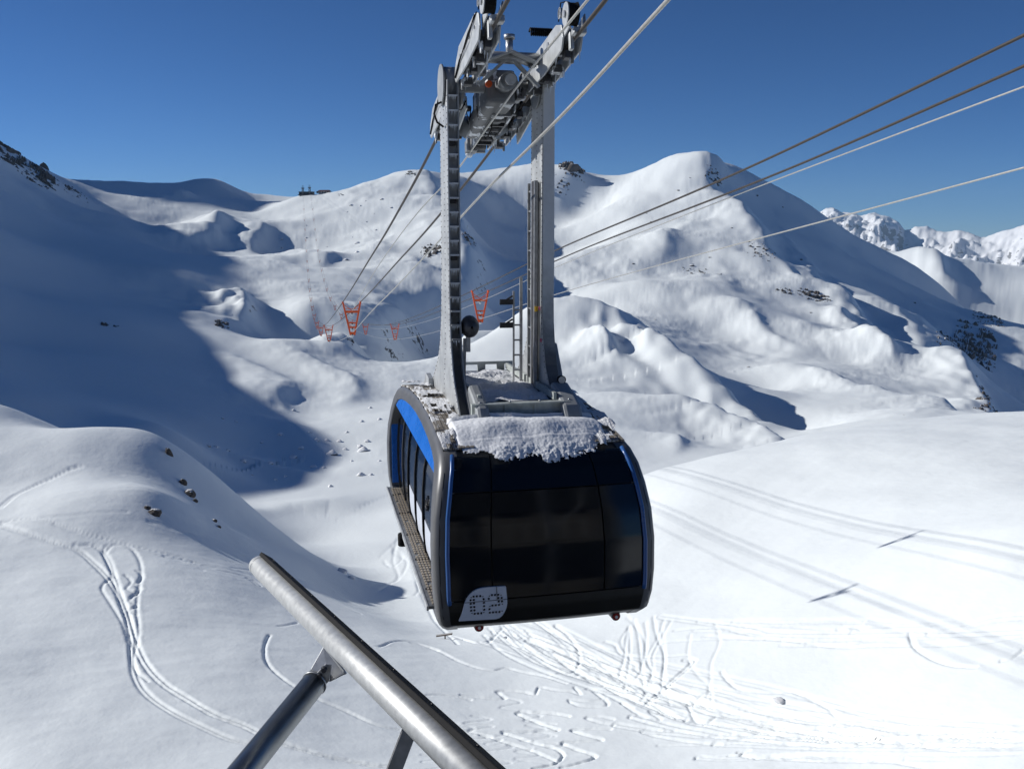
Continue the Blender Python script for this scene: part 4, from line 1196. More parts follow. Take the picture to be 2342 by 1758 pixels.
# big sheave and sweeper at the front end of both front bogies, buffer wheels at the rear ones
for key, s in (('lf', -1), ('rf', 1)):
    root, a, d, upv, L = trucks[key]
    c = a - d * 0.36 + upv * 0.20 + Vector((-0.10, 0, 0))
    g = wheel('guide_sheave', c, (1, 0, 0), 0.17, 0.15, M_RUBBER, root, n=24, groove=0.92)
    tube('sheave_cover', c + Vector((-0.082, 0, 0)), c + Vector((-0.10, 0, 0)), 0.165, M_PLATE, g, n=24)
    tube('sheave_hub', c + Vector((-0.09, 0, 0)), c + Vector((-0.125, 0, 0)), 0.05, M_GALV, g, n=10)
    for x in (-0.105, 0.10):
        bar('fork', a + d * 0.1 + upv * 0.08 + Vector((x, 0, 0)), c + Vector((x + 0.10 if x > 0 else 0.0, 0, 0)) + upv * -0.05, 0.022, 0.15, M_PLATE, root, hint=tuple(upv), bevel=0.006)
    box('rope_sweeper', a - d * 0.30 - upv * 0.02 + Vector((0.02, 0, 0)), (0.20, 0.16, 0.10), M_PLATE, root, R=Matrix((Vector((1, 0, 0)), d, upv)).transposed(), bevel=0.02)
    c2 = a - d * 0.02 + upv * 0.34 + Vector((-0.16, 0, 0))
    wheel('small_sheave', c2, (1, 0, 0), 0.085, 0.06, M_GALV, root, n=16)
    box('damper', a - d * 0.12 - upv * 0.10 + Vector((-0.05, 0, 0)), (0.06, 0.10, 0.26), M_PLATE, root, R=Matrix((Vector((1, 0, 0)), d, upv)).transposed(), bevel=0.015)
    rope('hydraulic_hose', [a + d * 0.2 + upv * 0.3 + Vector((-0.14, 0, 0)), a - d * 0.05 + upv * 0.48 + Vector((-0.17, 0, 0)), a - d * 0.25 + upv * 0.42 + Vector((-0.15, 0, 0))], 0.010, M_RUBBER, root, n=6)
for key in ('lr', 'rr'):
    root, a, d, upv, L = trucks[key]
    wheel('buffer_wheel', a - d * 0.05 + upv * 0.12 + Vector((-0.05 if key == 'lr' else 0.05, 0, 0)), (1, 0, 0), 0.24, 0.14, M_RUBBER, root, n=22, groove=0.93)
    c = a + d * (L + 0.10)
    box('rope_sweeper', c, (0.14, 0.16, 0.18), M_ICE, root, R=Matrix((Vector((1, 0, 0)), d, upv)).transposed(), bevel=0.03)
    bar('cheek_plate', a + d * 0.0 + upv * -0.16 + Vector((0.18, 0, 0)), a + d * (L * 0.55) + upv * -0.30 + Vector((0.18, 0, 0)), 0.025, 0.22, M_PLATE, root, hint=tuple(upv))

# middle frame of the carriage
slope = math.atan((float(rope_z(18)) - float(rope_z(14.5))) / 3.5)
Rs = Matrix.Rotation(slope, 3, 'X')
zc = float(rope_z(16.2))
mid = box('carriage_frame', (XC, 16.4, zc - 0.10), (0.50, 1.4, 0.56), M_RIMED, CAR, R=Rs, bevel=0.06)
box('frame_nose', (XC - 0.02, 17.4, zc - 0.36), (0.40, 1.3, 0.36), M_RIMED, mid, R=Rs, bevel=0.07)
tube('cross_axle', (XL - 0.35, 16.0, zc + 0.03), (XR + 0.33, 16.0, zc + 0.03), 0.11, M_ARM, mid, n=20)
tube('cross_tube', (XL + 0.1, 15.15, zc + 0.36), (XR - 0.1, 15.15, zc + 0.36), 0.095, M_GALV, mid, n=18)
tube('cross_tube', (XL + 0.1, 18.0, zc - 0.30), (XR - 0.1, 18.0, zc - 0.30), 0.09, M_GALV, mid, n=18)
tube('filler_pipe', (XC + 0.02, 15.2, zc + 0.40), (XC + 0.02, 15.2, zc + 0.66), 0.06, M_GALV, mid, n=16)
tube('filler_cap', (XC + 0.02, 15.2, zc + 0.66), (XC + 0.02, 15.2, zc + 0.73), 0.09, M_GALV, mid, n=16)
tube('hydraulic_motor', (XC + 0.02, 15.7, zc + 0.02), (XC + 0.02, 15.2, zc + 0.02), 0.14, M_MID, mid, n=18)
tube('motor_cap', (XC + 0.02, 15.2, zc + 0.02), (XC + 0.02, 15.08, zc + 0.02), 0.09, M_GALV, mid, n=12)
tube('red_cap', (XC - 0.26, 15.55, zc + 0.0), (XC - 0.26, 15.48, zc + 0.0), 0.055, M_ORANGE, mid, n=12)
for s in (-1, 1):
    bar('diagonal_strut', (XC + s * 0.05, 15.12, zc + 0.34), (XC + s * 0.50, 15.14, zc - 0.08), 0.09, 0.05, M_ARM, mid)
    bar('rear_strut', (XC + s * 0.22, 17.6, zc - 0.55), (XC + s * 0.60, 17.8, zc - 0.30), 0.10, 0.28, M_ARM, mid)
    bar('roof_plate', (XC, 15.1, zc + 0.42), (XC + s * 0.42, 15.1, zc + 0.26), 0.5, 0.02, M_PLATE, mid, hint=(0, 0, 1))
# brake unit hanging at the rear right, with openings
bu = None
for s in (-1, 1):
    o = bar('brake_unit' if bu is None else 'brake_cheek', (XC + 0.16 + s * 0.17, 16.3, zc - 0.26), (XC + 0.16 + s * 0.17, 18.6, zc - 0.66), 0.03, 0.24, M_RIMED, CAR if bu is None else bu)
    bu = bu or o
for k in range(5):
    y = 16.4 + 0.6 * k
    box('brake_rib', (XC + 0.16, y, zc - 0.26 - 0.175 * (y - 16.3)), (0.31, 0.05, 0.26), M_ARM if k % 2 == 0 else M_DARK, bu, R=Rs)
for k in range(4):
    y = 16.7 + 0.6 * k
    tube('brake_cylinder', (XC + 0.05, y, zc - 0.32 - 0.175 * (y - 16.3)), (XC + 0.27, y, zc - 0.32 - 0.175 * (y - 16.3)), 0.08, M_DARK, bu, n=12)
box('brake_end', (XC + 0.02, 18.75, zc - 0.70), (0.22, 0.3, 0.26), M_MID, bu, R=Rs, bevel=0.03)
box('ice_lump', (XC + 0.0, 18.85, zc - 0.84), (0.14, 0.2, 0.14), M_ICE, bu, R=Rs, bevel=0.05)
for (p, q) in (((XC + 0.25, 17.0, zc - 0.25), (XC + 0.30, 18.3, zc - 0.5)), ((XC + 0.05, 16.6, zc - 0.25), (XC + 0.10, 18.0, zc - 0.55))):
    a, b = Vector(p), Vector(q)
    rope('hydraulic_hose', [a, a.lerp(b, 0.3) + Vector((0, -0.1, -0.22)), a.lerp(b, 0.6) + Vector((0, 0, -0.26)), b], 0.014, M_RUBBER, bu, n=6)
rc = random.Random(3)
for k in range(26):                                         # valve blocks, brackets and covers
    side = rc.choice((-1, 1)); y = rc.uniform(14.6, 18.8)
    base_z = float(rope_z(y))
    c = Vector(((XL if side < 0 else XR) - side * rc.uniform(0.18, 0.34), y, base_z + rc.uniform(-0.22, 0.26)))
    box('valve_block', c, (rc.uniform(0.05, 0.16), rc.uniform(0.08, 0.26), rc.uniform(0.05, 0.18)), rc.choice((M_DARK, M_RIMEDK, M_MID, M_RIMED)), mid, R=Rs, bevel=0.01)
for k in range(12):
    y = rc.uniform(15.2, 18.4); side = rc.choice((-1, 1))
    a = Vector((XC + side * rc.uniform(0.2, 0.5), y, float(rope_z(y)) - rc.uniform(0.0, 0.3)))
    b = a + Vector((rc.uniform(-0.25, 0.25), rc.uniform(0.2, 0.6), rc.uniform(-0.2, 0.05)))
    rope('hydraulic_hose', [a, a.lerp(b, 0.35) + Vector((0, 0, -0.13)), a.lerp(b, 0.7) + Vector((0, 0, -0.14)), b], 0.011, M_RUBBER, mid, n=6)
# arm heads
for side in (-1, 1):
    x0, x1 = AX[side]
    xm = (x0 + x1) / 2
    tube('arm_head', (x0 - 0.02, 16.0, zc + 0.03), (x1 + 0.02, 16.0, zc + 0.03), 0.30, M_ARM, ARMS[side], n=28)
    tube('head_flange', (x0 - 0.05, 16.0, zc + 0.03), (x0 - 0.021, 16.0, zc + 0.03), 0.34, M_ARM, ARMS[side], n=28)
x0 = AX[-1][0]
rope('hydraulic_hose', [Vector((x0 - 0.03, 15.9, zc - 0.25)), Vector((x0 - 0.16, 15.8, zc - 0.32)), Vector((x0 - 0.19, 15.8, zc - 0.46)), Vector((x0 - 0.14, 15.8, zc - 0.6)), Vector((x0 - 0.02, 15.9, zc - 0.66))], 0.018, M_RUBBER, ARMS[-1], n=6)
rope('hydraulic_hose', [Vector((x0 + 0.22, 15.6, zc + 0.34)), Vector((x0 + 0.30, 15.6, zc + 0.42)), Vector((x0 + 0.42, 15.6, zc + 0.36))], 0.018, M_RUBBER, ARMS[-1], n=6)
# black spring-coil antenna above the right bogie
ant = at_y(1238, 74, 15.2)
av = []
for k in range(90):
    t = k / 89
    av.append(ant + Vector((-0.19 + 0.38 * t, 0.05 * math.cos(t * 70), 0.055 * math.sin(t * 70))))
coil = rope('spring_antenna', av, 0.016, M_RUBBER, CAR, n=6)
box('antenna_bar', ant + Vector((0, 0, 0.03)), (0.38, 0.05, 0.03), M_DARK, coil)
bar('antenna_stalk', ant + Vector((0.15, 0.02, -0.04)), Vector((ant.x + 0.18, 15.2, zc + 0.42)), 0.03, 0.03, M_DARK, coil)
box('antenna_base', Vector((ant.x + 0.16, 15.2, zc + 0.46)), (0.30, 0.22, 0.12), M_MID, coil, bevel=0.03)

# ------------------------------------------------------------------ snow on the cabin
def roof_height(x, y):
    """top of the cabin's roof shell under (x, y)"""
    return roof_z(y - YC)
nx, ny = 230, 170
xs = np.linspace(XC - 1.30, XC + 1.36, nx); ts = np.linspace(0, 1, ny)
# t runs from the platform over the roof edge and down the front
prof = [(-1.75, -2.955), (-2.1, -2.985), (-2.5, -3.05), (-2.8, -3.105), (-3.05, -3.17), (-3.25, -3.26), (-3.40, -3.38), (-3.48, -3.50), (-3.56, -3.66), (-3.61, -3.80)]
pl = np.concatenate([[0], np.cumsum([math.dist(prof[i], prof[i + 1]) for i in range(len(prof) - 1)])]); pl /= pl[-1]
py_ = np.interp(ts, pl, [p[0] for p in prof]); pz_ = np.interp(ts, pl, [p[1] for p in prof])
tx = np.gradient(py_); tz = np.gradient(pz_); ln = np.hypot(tx, tz); ny_, nz_ = tz / ln, -tx / ln      # outward normal of the strip
Xg, Tg = np.meshgrid(xs, ts, indexing='ij')
u = (Xg - XC) / 1.33
S_ = Tg * pl[-1]
nse = fbm(Xg.ravel() * 1.0 + 9, Tg.ravel() * 1.9, 0.6, 2, 0.35).reshape(Xg.shape)
fin = fbm(Xg.ravel() + 3, Tg.ravel() * 1.9 + 5, 0.07, 3, 0.7).reshape(Xg.shape)
edge = 0.66 + 0.20 * (1 - u ** 2) + 0.22 * nse
th = 0.15 * np.clip(1 - (Tg / edge) ** 3, -1, 1) * np.sqrt(np.clip(1.03 - np.abs(u) ** 3, 0.02, 1)) * (0.85 + 0.35 * nse)
th += 0.11 * np.exp(-((Tg - 0.34) / 0.14) ** 2) * (1 - 0.5 * u ** 2)
th = np.where(Tg < 0.16, th * (Tg / 0.16) + 0.05, th)
th += 0.006 * fin - 0.02
th += 0.014 * fin * sstep(0.5, 0.75, Tg) - 0.03 * sstep(0.45, 0.75, Tg)
th -= 0.25 * sstep(0.86, 1.0, np.abs(u)) + 0.05 * sstep(0.72, 0.9, Tg)
Yg = YC + py_[None, :] + ny_[None, :] * th
Zg = pz_[None, :] + nz_[None, :] * th
if nz_[0] < 0:
    Yg = YC + py_[None, :] - ny_[None, :] * th; Zg = pz_[None, :] - nz_[None, :] * th
V = np.stack([Xg, Yg - 0.06 * (1 - u ** 2) * (Tg > 0.5), Zg], -1).reshape(-1, 3)
keep = th > 0.006
f = [(i * ny + j, (i + 1) * ny + j, (i + 1) * ny + j + 1, i * ny + j + 1) for i in range(nx - 1) for j in range(ny - 1) if keep[i, j] and keep[i + 1, j] and keep[i, j + 1] and keep[i + 1, j + 1]]
o = part('roof_snow', V, f, M_HEAP, None, smooth=True)
tag(o, 'crumbly heap of snow on the front edge of the cabin roof', 'snow', kind='stuff')
# snow on the platform and walkway
def snow_sheet(name, x0, x1, y0, y1, zf, thick, label, n=60, thr=-0.1, wl=0.6, rag=0.3):
    xs = np.linspace(x0, x1, n); ys = np.linspace(y0, y1, n)
    Xg, Yg = np.meshgrid(xs, ys, indexing='ij')
    nz = fbm(Xg.ravel(), Yg.ravel(), wl, 4, 0.55).reshape(Xg.shape)
    fi = fbm(Xg.ravel() * 1.3, Yg.ravel(), 0.08, 2).reshape(Xg.shape)
    t = thick * (0.5 + nz) + 0.015 * fi
    ex = np.minimum(np.minimum(Xg - x0, x1 - Xg) / (x1 - x0), np.minimum(Yg - y0, y1 - Yg) / (y1 - y0))
    t -= thick * rag * (1 - sstep(0.0, 0.16, ex))
    base = np.vectorize(zf)(Xg, Yg)
    keep = t > thr * thick
    V = np.stack([Xg, Yg, base + np.maximum(t, 0.0) + 0.004], -1).reshape(-1, 3)
    f = [(i * n + j, (i + 1) * n + j, (i + 1) * n + j + 1, i * n + j + 1) for i in range(n - 1) for j in range(n - 1) if keep[i, j] and keep[i + 1, j + 1] and keep[i + 1, j] and keep[i, j + 1]]
    o = part(name, V, f, M_ROOFSNOW, None, smooth=True)
    return tag(o, label, 'snow', kind='stuff')
snow_sheet('platform_snow', XC - 0.68, XC + 0.62, 14.75, 18.15, lambda x, y: zp, 0.10, 'snow lying on the roof platform between the two hanger arms', thr=-2)
snow_sheet('walkway_snow', XC - 1.45, XC - 0.98, 13.1, 19.3, lambda x, y: roof_z(y - YC) + 0.05, 0.07, 'patchy snow on the plank walkway along the left roof edge', thr=0.42, wl=0.45)
snow_sheet('walkway_snow', XC + 0.98, XC + 1.45, 13.1, 19.3, lambda x, y: roof_z(y - YC) + 0.05, 0.07, 'snow on the plank walkway along the right roof edge', thr=0.2, wl=0.45)

# ------------------------------------------------------------------ ropes
def rope_pts(x, zf, y0, y1, near=0.5):
    ys = [y0]
    while ys[-1] < y1:
        ys.append(ys[-1] + max(near, abs(ys[-1]) * 0.02))
    ys[-1] = y1
    return [(x, y, float(zf(y))) for y in ys]
def fine_pts(x, zf, y0, y1, step):
    return [(x, y, float(zf(y))) for y in np.arange(y0, y1, step)]
YS = 68 + 69 * np.arange(16)
ST = 1490.0
lines = []
LX2, RX2 = 12.55, 13.85                                     # the opposite lane
_rz2y = [-40, 0, 14.4, 22.4, 45, 68]
_rz2z = [11.6, 5.7, 3.52, 2.28, -0.65, -3.95]
rope_z2 = smooth_curve(_rz2y + list(_ry[10:]), _rz2z + list(_rz[10:]))
haul_up = smooth_curve([-40, 0, 11, 14.6, 17, 19.5, 27, 41, 68] + list(_ry[10:]), [8.9, 4.0, 2.72, 2.3, 1.95, 1.55, 0.75, -1.1, -5.4] + [z - 0.7 for z in _rz[10:]])
haul_lo = smooth_curve([-40, 0, 8.5, 11.1, 17.6, 23, 35, 46.5, 68] + list(_ry[10:]), [8.8, 3.4, 2.16, 1.72, 0.80, -0.05, -1.9, -3.6, -6.95] + [z - 2.3 for z in _rz[10:]])
haul_up2 = smooth_curve([-40, 0, 15, 26.5, 47, 68] + list(_ry[10:]), [9.4, 4.6, 2.75, 1.28, -1.55, -4.75] + [z - 0.7 for z in _rz[10:]])
haul_lo2 = smooth_curve([-40, 0, 14.8, 47, 68] + list(_ry[10:]), [8.4, 3.2, 1.28, -3.0, -6.1] + [z - 2.3 for z in _rz[10:]])
def stranded(name, x, zf, r, mat, label, group, lobes=6, twist=14.0):
    pts = fine_pts(x, zf, 5.0, 24.0, 0.022) + [p for p in rope_pts(x, zf, 24.0, ST)]
    o = rope(name, [(x, y, float(zf(y))) for y in (-40, -20, -5, 2)] + pts, r, mat, None, n=14, twist=twist, lobes=lobes, lobe=0.09)
    return tag(o, label, 'rope', group)
tag(rope('track_rope', rope_pts(XL, rope_z, -40, ST), 0.031, M_TRACK, None, n=10), 'left brown track rope passing through the cable car carriage', 'rope', 'brown track ropes')
tag(rope('track_rope', rope_pts(XR, rope_z, -40, ST), 0.031, M_TRACK, None, n=10), 'right brown track rope passing through the cable car carriage', 'rope', 'brown track ropes')
tag(rope('track_rope', rope_pts(LX2, rope_z2, -40, ST), 0.033, M_TRACK, None, n=10), 'upper of two dark track ropes rising to the right edge', 'rope', 'brown track ropes')
tag(rope('track_rope', rope_pts(RX2, rope_z2, -40, ST), 0.033, M_TRACK, None, n=10), 'lower of two dark track ropes rising to the right edge', 'rope', 'brown track ropes')
stranded('haul_rope', XC, haul_up, 0.017, M_HAUL, 'thin grey haul rope clamped to the cable car carriage', 'bright haul ropes')
stranded('haul_rope', XC + 0.03, haul_lo, 0.021, M_HAUL, 'twisted white rope crossing in front of the right hanger arm', 'bright haul ropes')
tag(rope('haul_rope', rope_pts(13.15, haul_up2, -40, ST), 0.018, M_HAUL, None, n=8), 'white haul rope just below the two dark ropes at right', 'rope', 'bright haul ropes')
tag(rope('haul_rope', rope_pts(13.15, haul_lo2, -40, ST), 0.020, M_HAUL, None, n=8), 'lowest white haul rope rising to the right edge', 'rope', 'bright haul ropes')

# ------------------------------------------------------------------ orange slack carriers hanging on the track ropes
def carrier_shapes():
    W, Hh, b = 1.26, 2.35, 0.14
    legs = []
    out = []                                              # (name, verts, faces, material, sub parts)
    for s in (-1, 1):
        top = Vector((s * W / 2, 0, 0.05)); bot = Vector((s * b, 0, -Hh))
        out.append(('leg', bar_v(top, bot, 0.12, 0.10, (0, 1, 0)), BARF, M_ORANGE))
        out.append(('rope_clamp', box_v((s * W / 2, 0, 0.05), (0.12, 0.30, 0.14)), BOXF, M_ORANGE))
        out.append(('brace', bar_v((s * (W / 2 - 0.02), 0, -0.08), (0, 0, -0.55), 0.04, 0.04, (0, 1, 0)), BARF, M_ORANGE))
        out.append(('brace', bar_v((s * 0.58, 0.0, -0.42), (0, 0, -0.42), 0.035, 0.03, (0, 1, 0)), BARF, M_ORANGE))
    def wid(z): return W / 2 + (b - W / 2) * (-z / Hh)
    for z, h in ((-0.64, 0.17), (-1.46, 0.09), (-1.78, 0.12), (-2.22, 0.20)):
        w = wid(z)
        out.append(('crossbar', bar_v((-w, 0, z), (w, 0, z), 0.12, h, (0, 0, 1)), BARF, M_ORANGE))
    for z in (-0.86, -1.62, -1.98, -2.42):
        v, f = tube_vf((0, -0.05, z), (0, 0.05, z), 0.085, 14)
        out.append(('sheave', v, f, M_LENS))
        v, f = tube_vf((0, -0.07, z + 0.11), (0, 0.07, z + 0.11), 0.055, 10)
        out.append(('sheave_arm', v, f, M_DARK))
    return out
SH = carrier_shapes()
def mesh_of(name, v, f, mat):
    me = bpy.data.meshes.new(name); me.from_pydata([tuple(p) for p in v], [], [tuple(q) for q in f]); me.update(); me.materials.append(mat); return me
SHM = [(n_, mesh_of(n_, v, f, m)) for (n_, v, f, m) in SH]
# plain one-piece version for those too far away to show their parts
v_all, f_all, = [], []
for (n_, v, f, m) in SH:
    if n_ in ('sheave', 'sheave_arm', 'brace'): continue
    b0 = len(v_all); v_all += list(v); f_all += [tuple(i + b0 for i in q) for q in f]
me_far = mesh_of('slack_carrier', v_all, f_all, M_ORANGE)
ordl = ['nearest', 'second', 'third', 'fourth', 'fifth', 'sixth', 'seventh', 'eighth', 'ninth', 'tenth', 'eleventh', 'twelfth', 'thirteenth', 'fourteenth', 'fifteenth', 'farthest']
for lane, (xc, zf) in enumerate(((XC, rope_z), (13.2, rope_z2))):
    side = 'left' if lane == 0 else 'right'
    for k, y in enumerate(YS):
        y = float(y) + (0 if lane == 0 else 1.5)
        z = float(zf(y)) - 0.06
        lab = f'{ordl[k]} orange slack carrier counted from the viewer on the {side} pair of ropes'
        grp = f'orange slack carriers on the {side} ropes'
        if k < 6:
            root = empty('slack_carrier', (xc, y, z))
            for n_, me in SHM:
                o = bpy.data.objects.new(n_, me); COL.objects.link(o); o.parent = root
        else:
            root = bpy.data.objects.new('slack_carrier', me_far); COL.objects.link(root); root.location = (xc, y, z)
        root.scale = (1, 1, 1)
        tag(root, lab, 'rope carrier', grp)

# ------------------------------------------------------------------ far station, tower pair, restaurant on the ridge
M_FARDARK = metal('dark_station_wall', (0.06, 0.065, 0.07), 0.7, 0.0, 0.2, 0.2)
M_ROOFRED = metal('brown_red_roof', (0.10, 0.035, 0.03), 0.7, 0.0, 0.2, 0.2)
M_FARWHITE = metal('pale_station_wall', (0.45, 0.44, 0.42), 0.7, 0.0, 0.15, 0.2)
M_FARGLASS = glass_mat('dark_window_glass', (0.02, 0.025, 0.03), 0.1)
def on_ground(px, py, lo=1200, hi=1750):
    h = hit([(px, py)], lo, hi, 300)[0]
    return h[2] if h else at_r(px, py, 1510)
def skyline(px, lo=1350, hi=1640):
    a0 = polar(px, 445, 1)[0]
    L = np.linspace(math.log(lo), math.log(hi), 200)
    x, y, z = height(np.full(200, a0), L)
    k = int(np.argmax(z / np.exp(L)))
    return Vector((x[k], y[k], z[k]))
RS = 1500.0; MP = RS / 2100.0                                # metres per photo pixel out there
base = skyline(700) + Vector((0, 0, 1.5))
u_r = Vector(RT); u_f = Vector((FW[0], FW[1], 0)).normalized()
Rf = Matrix((u_r, u_f, Vector((0, 0, 1)))).transposed()
stn = thing('mountain_station', base, 'dark cable car top station on the saddle below the twin towers', 'building')
box('wall', base + Vector((0, 0, 0.2)) + u_f * 5, (22, 12, 5.5), M_FARDARK, stn, R=Rf)
box('roof', base + Vector((0, 0, 3.2)) + u_f * 5, (23.5, 13.5, 0.5), M_FARDARK, stn, R=Rf)
for k in range(4): box('window', base + u_r * (-8 + 5.3 * k) - u_f * 1.1 + Vector((0, 0, 0.8)), (3.6, 0.3, 1.8), M_FARGLASS, stn, R=Rf)
box('terrace', base - u_f * 2.5 + Vector((0, 0, -1.8)), (24, 4, 1.2), M_DARK, stn, R=Rf)
for px, lab in ((693, 'left'), (708.5, 'right')):
    b = skyline(px) + Vector((0, 0, 0.5))
    tw = thing('rope_tower', b, f'{lab} dark tower of the pair on top of the far station', 'tower', 'twin towers of the far station')
    for sx in (-1, 1):
        for sy in (-1, 1):
            bar('leg', b + u_r * (sx * 1.7) + u_f * (sy * 1.7), b + u_r * (sx * 0.8) + u_f * (sy * 0.8) + Vector((0, 0, 10.5)), 0.5, 0.5, M_FARDARK, tw)
    for z, w in ((2.5, 2.8), (5.5, 2.2), (8.5, 1.7)):
        for t in (-1, 1):
            bar('cross_brace', b + u_r * (-w / 2) + u_f * (t * w / 2) + Vector((0, 0, z - 1.3)), b + u_r * (w / 2) + u_f * (t * w / 2) + Vector((0, 0, z + 1.3)), 0.3, 0.3, M_FARDARK, tw)
    box('head', b + Vector((0, 0, 10.0)), (4.4, 3.2, 1.2), M_FARDARK, tw, R=Rf)
    for s in (-1, 1): box('mast', b + u_r * (s * 0.8) + Vector((0, 0, 12.4)), (0.45, 0.45, 3.8), M_FARDARK, tw, R=Rf)
b = skyline(741) + Vector((0, 0, 0.2))
res = thing('mountain_restaurant', b, 'low building with red brown roof right of the twin towers', 'building')
box('wall', b + Vector((0, 0, 1.2)) + u_f * 5, (17, 10, 4.2), M_FARWHITE, res, R=Rf)
rv = [b + u_r * x + u_f * y + Vector((0, 0, z)) for (x, y, z) in ((-10, -1.5, 3.1), (10.5, -1.5, 3.1), (10.5, 12, 3.1), (-10, 12, 3.1), (-8, 3, 5.4), (7.5, 3, 5.6), (7.5, 8, 5.6), (-8, 8, 5.4))]
part('roof', rv, BOXF, M_ROOFRED, res)
for k in range(4): box('window', b + u_r * (-6.2 + 4.1 * k) - u_f * 0.08 + Vector((0, 0, 1.6)), (2.4, 0.3, 1.8), M_FARGLASS, res, R=Rf)
box('terrace_screen', b + u_r * -10.5 + Vector((0, 0, 2.0)) + u_f * 4, (2.6, 8, 3.0), M_FARDARK, res, R=Rf)
b = on_ground(781, 448)
sg = thing('snow_fence', b, 'small dark barrier on posts on the slope right of the restaurant', 'barrier')
box('post', b + u_r * -3.6 + Vector((0, 0, 1.6)), (0.7, 0.5, 4.2), M_FARDARK, sg, R=Rf)
bar('panel', b + u_r * -1.6 + Vector((0, 0, 2.8)), b + u_r * 5.0 + Vector((0, 0, 0.2)), 0.4, 1.2, M_FARDARK, sg)

# ------------------------------------------------------------------ rock outcrops
def rock_mat(nsc=0.55, name='snow_dusted_rock'):
    m, nt, b = nodes_of(name)
    g = N(nt, 'ShaderNodeNewGeometry')
    tc = N(nt, 'ShaderNodeTexCoord')
    sx = N(nt, 'ShaderNodeSeparateXYZ'); nt.links.new(g.outputs['Normal'], sx.inputs[0])
    n1 = N(nt, 'ShaderNodeTexNoise', Scale=nsc, Detail=9.0, Roughness=0.7)
    nt.links.new(tc.outputs['Object'], n1.inputs['Vector'])
    col = ramp(nt, n1.outputs[0], [(0.3, (0.035, 0.029, 0.026)), (0.55, (0.085, 0.07, 0.06)), (0.75, (0.17, 0.145, 0.125))])
    add = N(nt, 'ShaderNodeMath', operation='ADD'); nt.links.new(sx.outputs['Z'], add.inputs[0])
    mul = N(nt, 'ShaderNodeMath', operation='MULTIPLY'); nt.links.new(n1.outputs[0], mul.inputs[0]); mul.inputs[1].default_value = 0.5
    nt.links.new(mul.outputs[0], add.inputs[1])
    s = N(nt, 'ShaderNodeMapRange'); s.inputs['From Min'].default_value = 1.06; s.inputs['From Max'].default_value = 1.14; nt.links.new(add.outputs[0], s.inputs['Value'])
    mix = N(nt, 'ShaderNodeMix', data_type='RGBA')
    nt.links.new(s.outputs[0], mix.inputs['Factor']); nt.links.new(col.outputs[0], mix.inputs[6]); mix.inputs[7].default_value = (0.86, 0.87, 0.885, 1)
    nt.links.new(mix.outputs[2], b.inputs['Base Color'])
    b.inputs['Roughness'].default_value = 0.85
    bp = N(nt, 'ShaderNodeBump', Strength=0.8, Distance=0.6)
    nt.links.new(n1.outputs[0], bp.inputs['Height']); nt.links.new(bp.outputs[0], b.inputs['Normal'])
    return m
M_ROCK = rock_mat()
def rock_patch(px, py, w, h, amp, thr, label, rmin=100, n=44, scale=None, lean=0.0):
    hh = hit([(px, py), (px, py - h / 2), (px, py + h / 2)], rmin, 3600, 420)
    if hh[0] is None: return None
    az, r, P = hh[0]
    r1 = hh[1][1] if hh[1] and hh[1][1] < r * 1.35 else r * 1.06
    r0 = hh[2][1] if hh[2] and hh[2][1] > r * 0.75 else r * 0.95
    if r1 < r0 * 1.01: r0, r1 = r * 0.985, r * 1.015
    A_ = np.linspace(az - w / 2 / 2100, az + w / 2 / 2100, n); L_ = np.linspace(math.log(r0), math.log(r1), n)
    a, l = np.meshgrid(A_, L_, indexing='ij')
    x, y, z = height(a.ravel(), l.ravel())
    sc = scale or max(1.0, w * r / 2100 / 4)
    nz = 0.32 + 0.75 * fbm(x + 37 * py, y * 0.7 + z * 1.4 + px, sc, 5, 0.62)
    ii, jj = np.meshgrid(np.linspace(-1, 1, n), np.linspace(-1, 1, n), indexing='ij')
    fall = 1.0 - (ii ** 2 + jj ** 2).ravel() ** 1.0 + 1.1 * fbm(x + 5 * px, y + z, sc * 2.2, 2)
    t = amp * (nz - thr + 0.20 * np.clip(fall, -3, 1) - 0.04)
    V = np.stack([x - 0.15 * t, y - 0.35 * np.maximum(t, 0), z + t], 1)
    T = t.reshape(n, n); keep = T > -0.22 * amp
    f = [(i * n + j, (i + 1) * n + j, (i + 1) * n + j + 1, i * n + j + 1) for i in range(n - 1) for j in range(n - 1) if (keep[i, j] or keep[i + 1, j + 1])]
    if len(f) < 6: return None
    o = part('rock_outcrop', V, f, M_ROCK)
    return tag(o, label, 'rock', 'dark rock outcrops in the snow')
rock_patch(2228, 815, 80, 150, 11, 0.34, 'large dark cliff band on the steep shoulder at far right', scale=14, rmin=400)
rock_patch(2175, 790, 60, 50, 7, 0.55, 'small broken rocks above and left of the large cliff', scale=9, rmin=400)
rock_patch(2255, 920, 50, 80, 7, 0.62, 'scattered dark rocks trailing below the large cliff', scale=8, rmin=400)
rock_patch(2262, 720, 60, 50, 8, 0.55, 'dark rocks in the shaded hollow near the right edge', scale=10, rmin=400)
rock_patch(1862, 678, 70, 22, 6, 0.45, 'dark rock ledges in the middle of the sunny shoulder', scale=7, rmin=400)
rock_patch(1795, 666, 40, 14, 5, 0.55, 'two tiny rocks left of the rock ledges', scale=5, rmin=400)
rock_patch(1590, 615, 60, 30, 5, 0.72, 'sprinkle of small stones on the sunny peak face', scale=5, rmin=400)
rock_patch(1740, 575, 70, 50, 6, 0.66, 'broken stones along the lit ridge below the peak', scale=6, rmin=400)
rock_patch(1632, 402, 40, 40, 9, 0.58, 'dark crags on the ridge just below the summit', scale=10, rmin=400)
rock_patch(1308, 392, 60, 34, 15, 0.40, 'jagged rock tooth on the skyline left of the peak', scale=14, rmin=400)
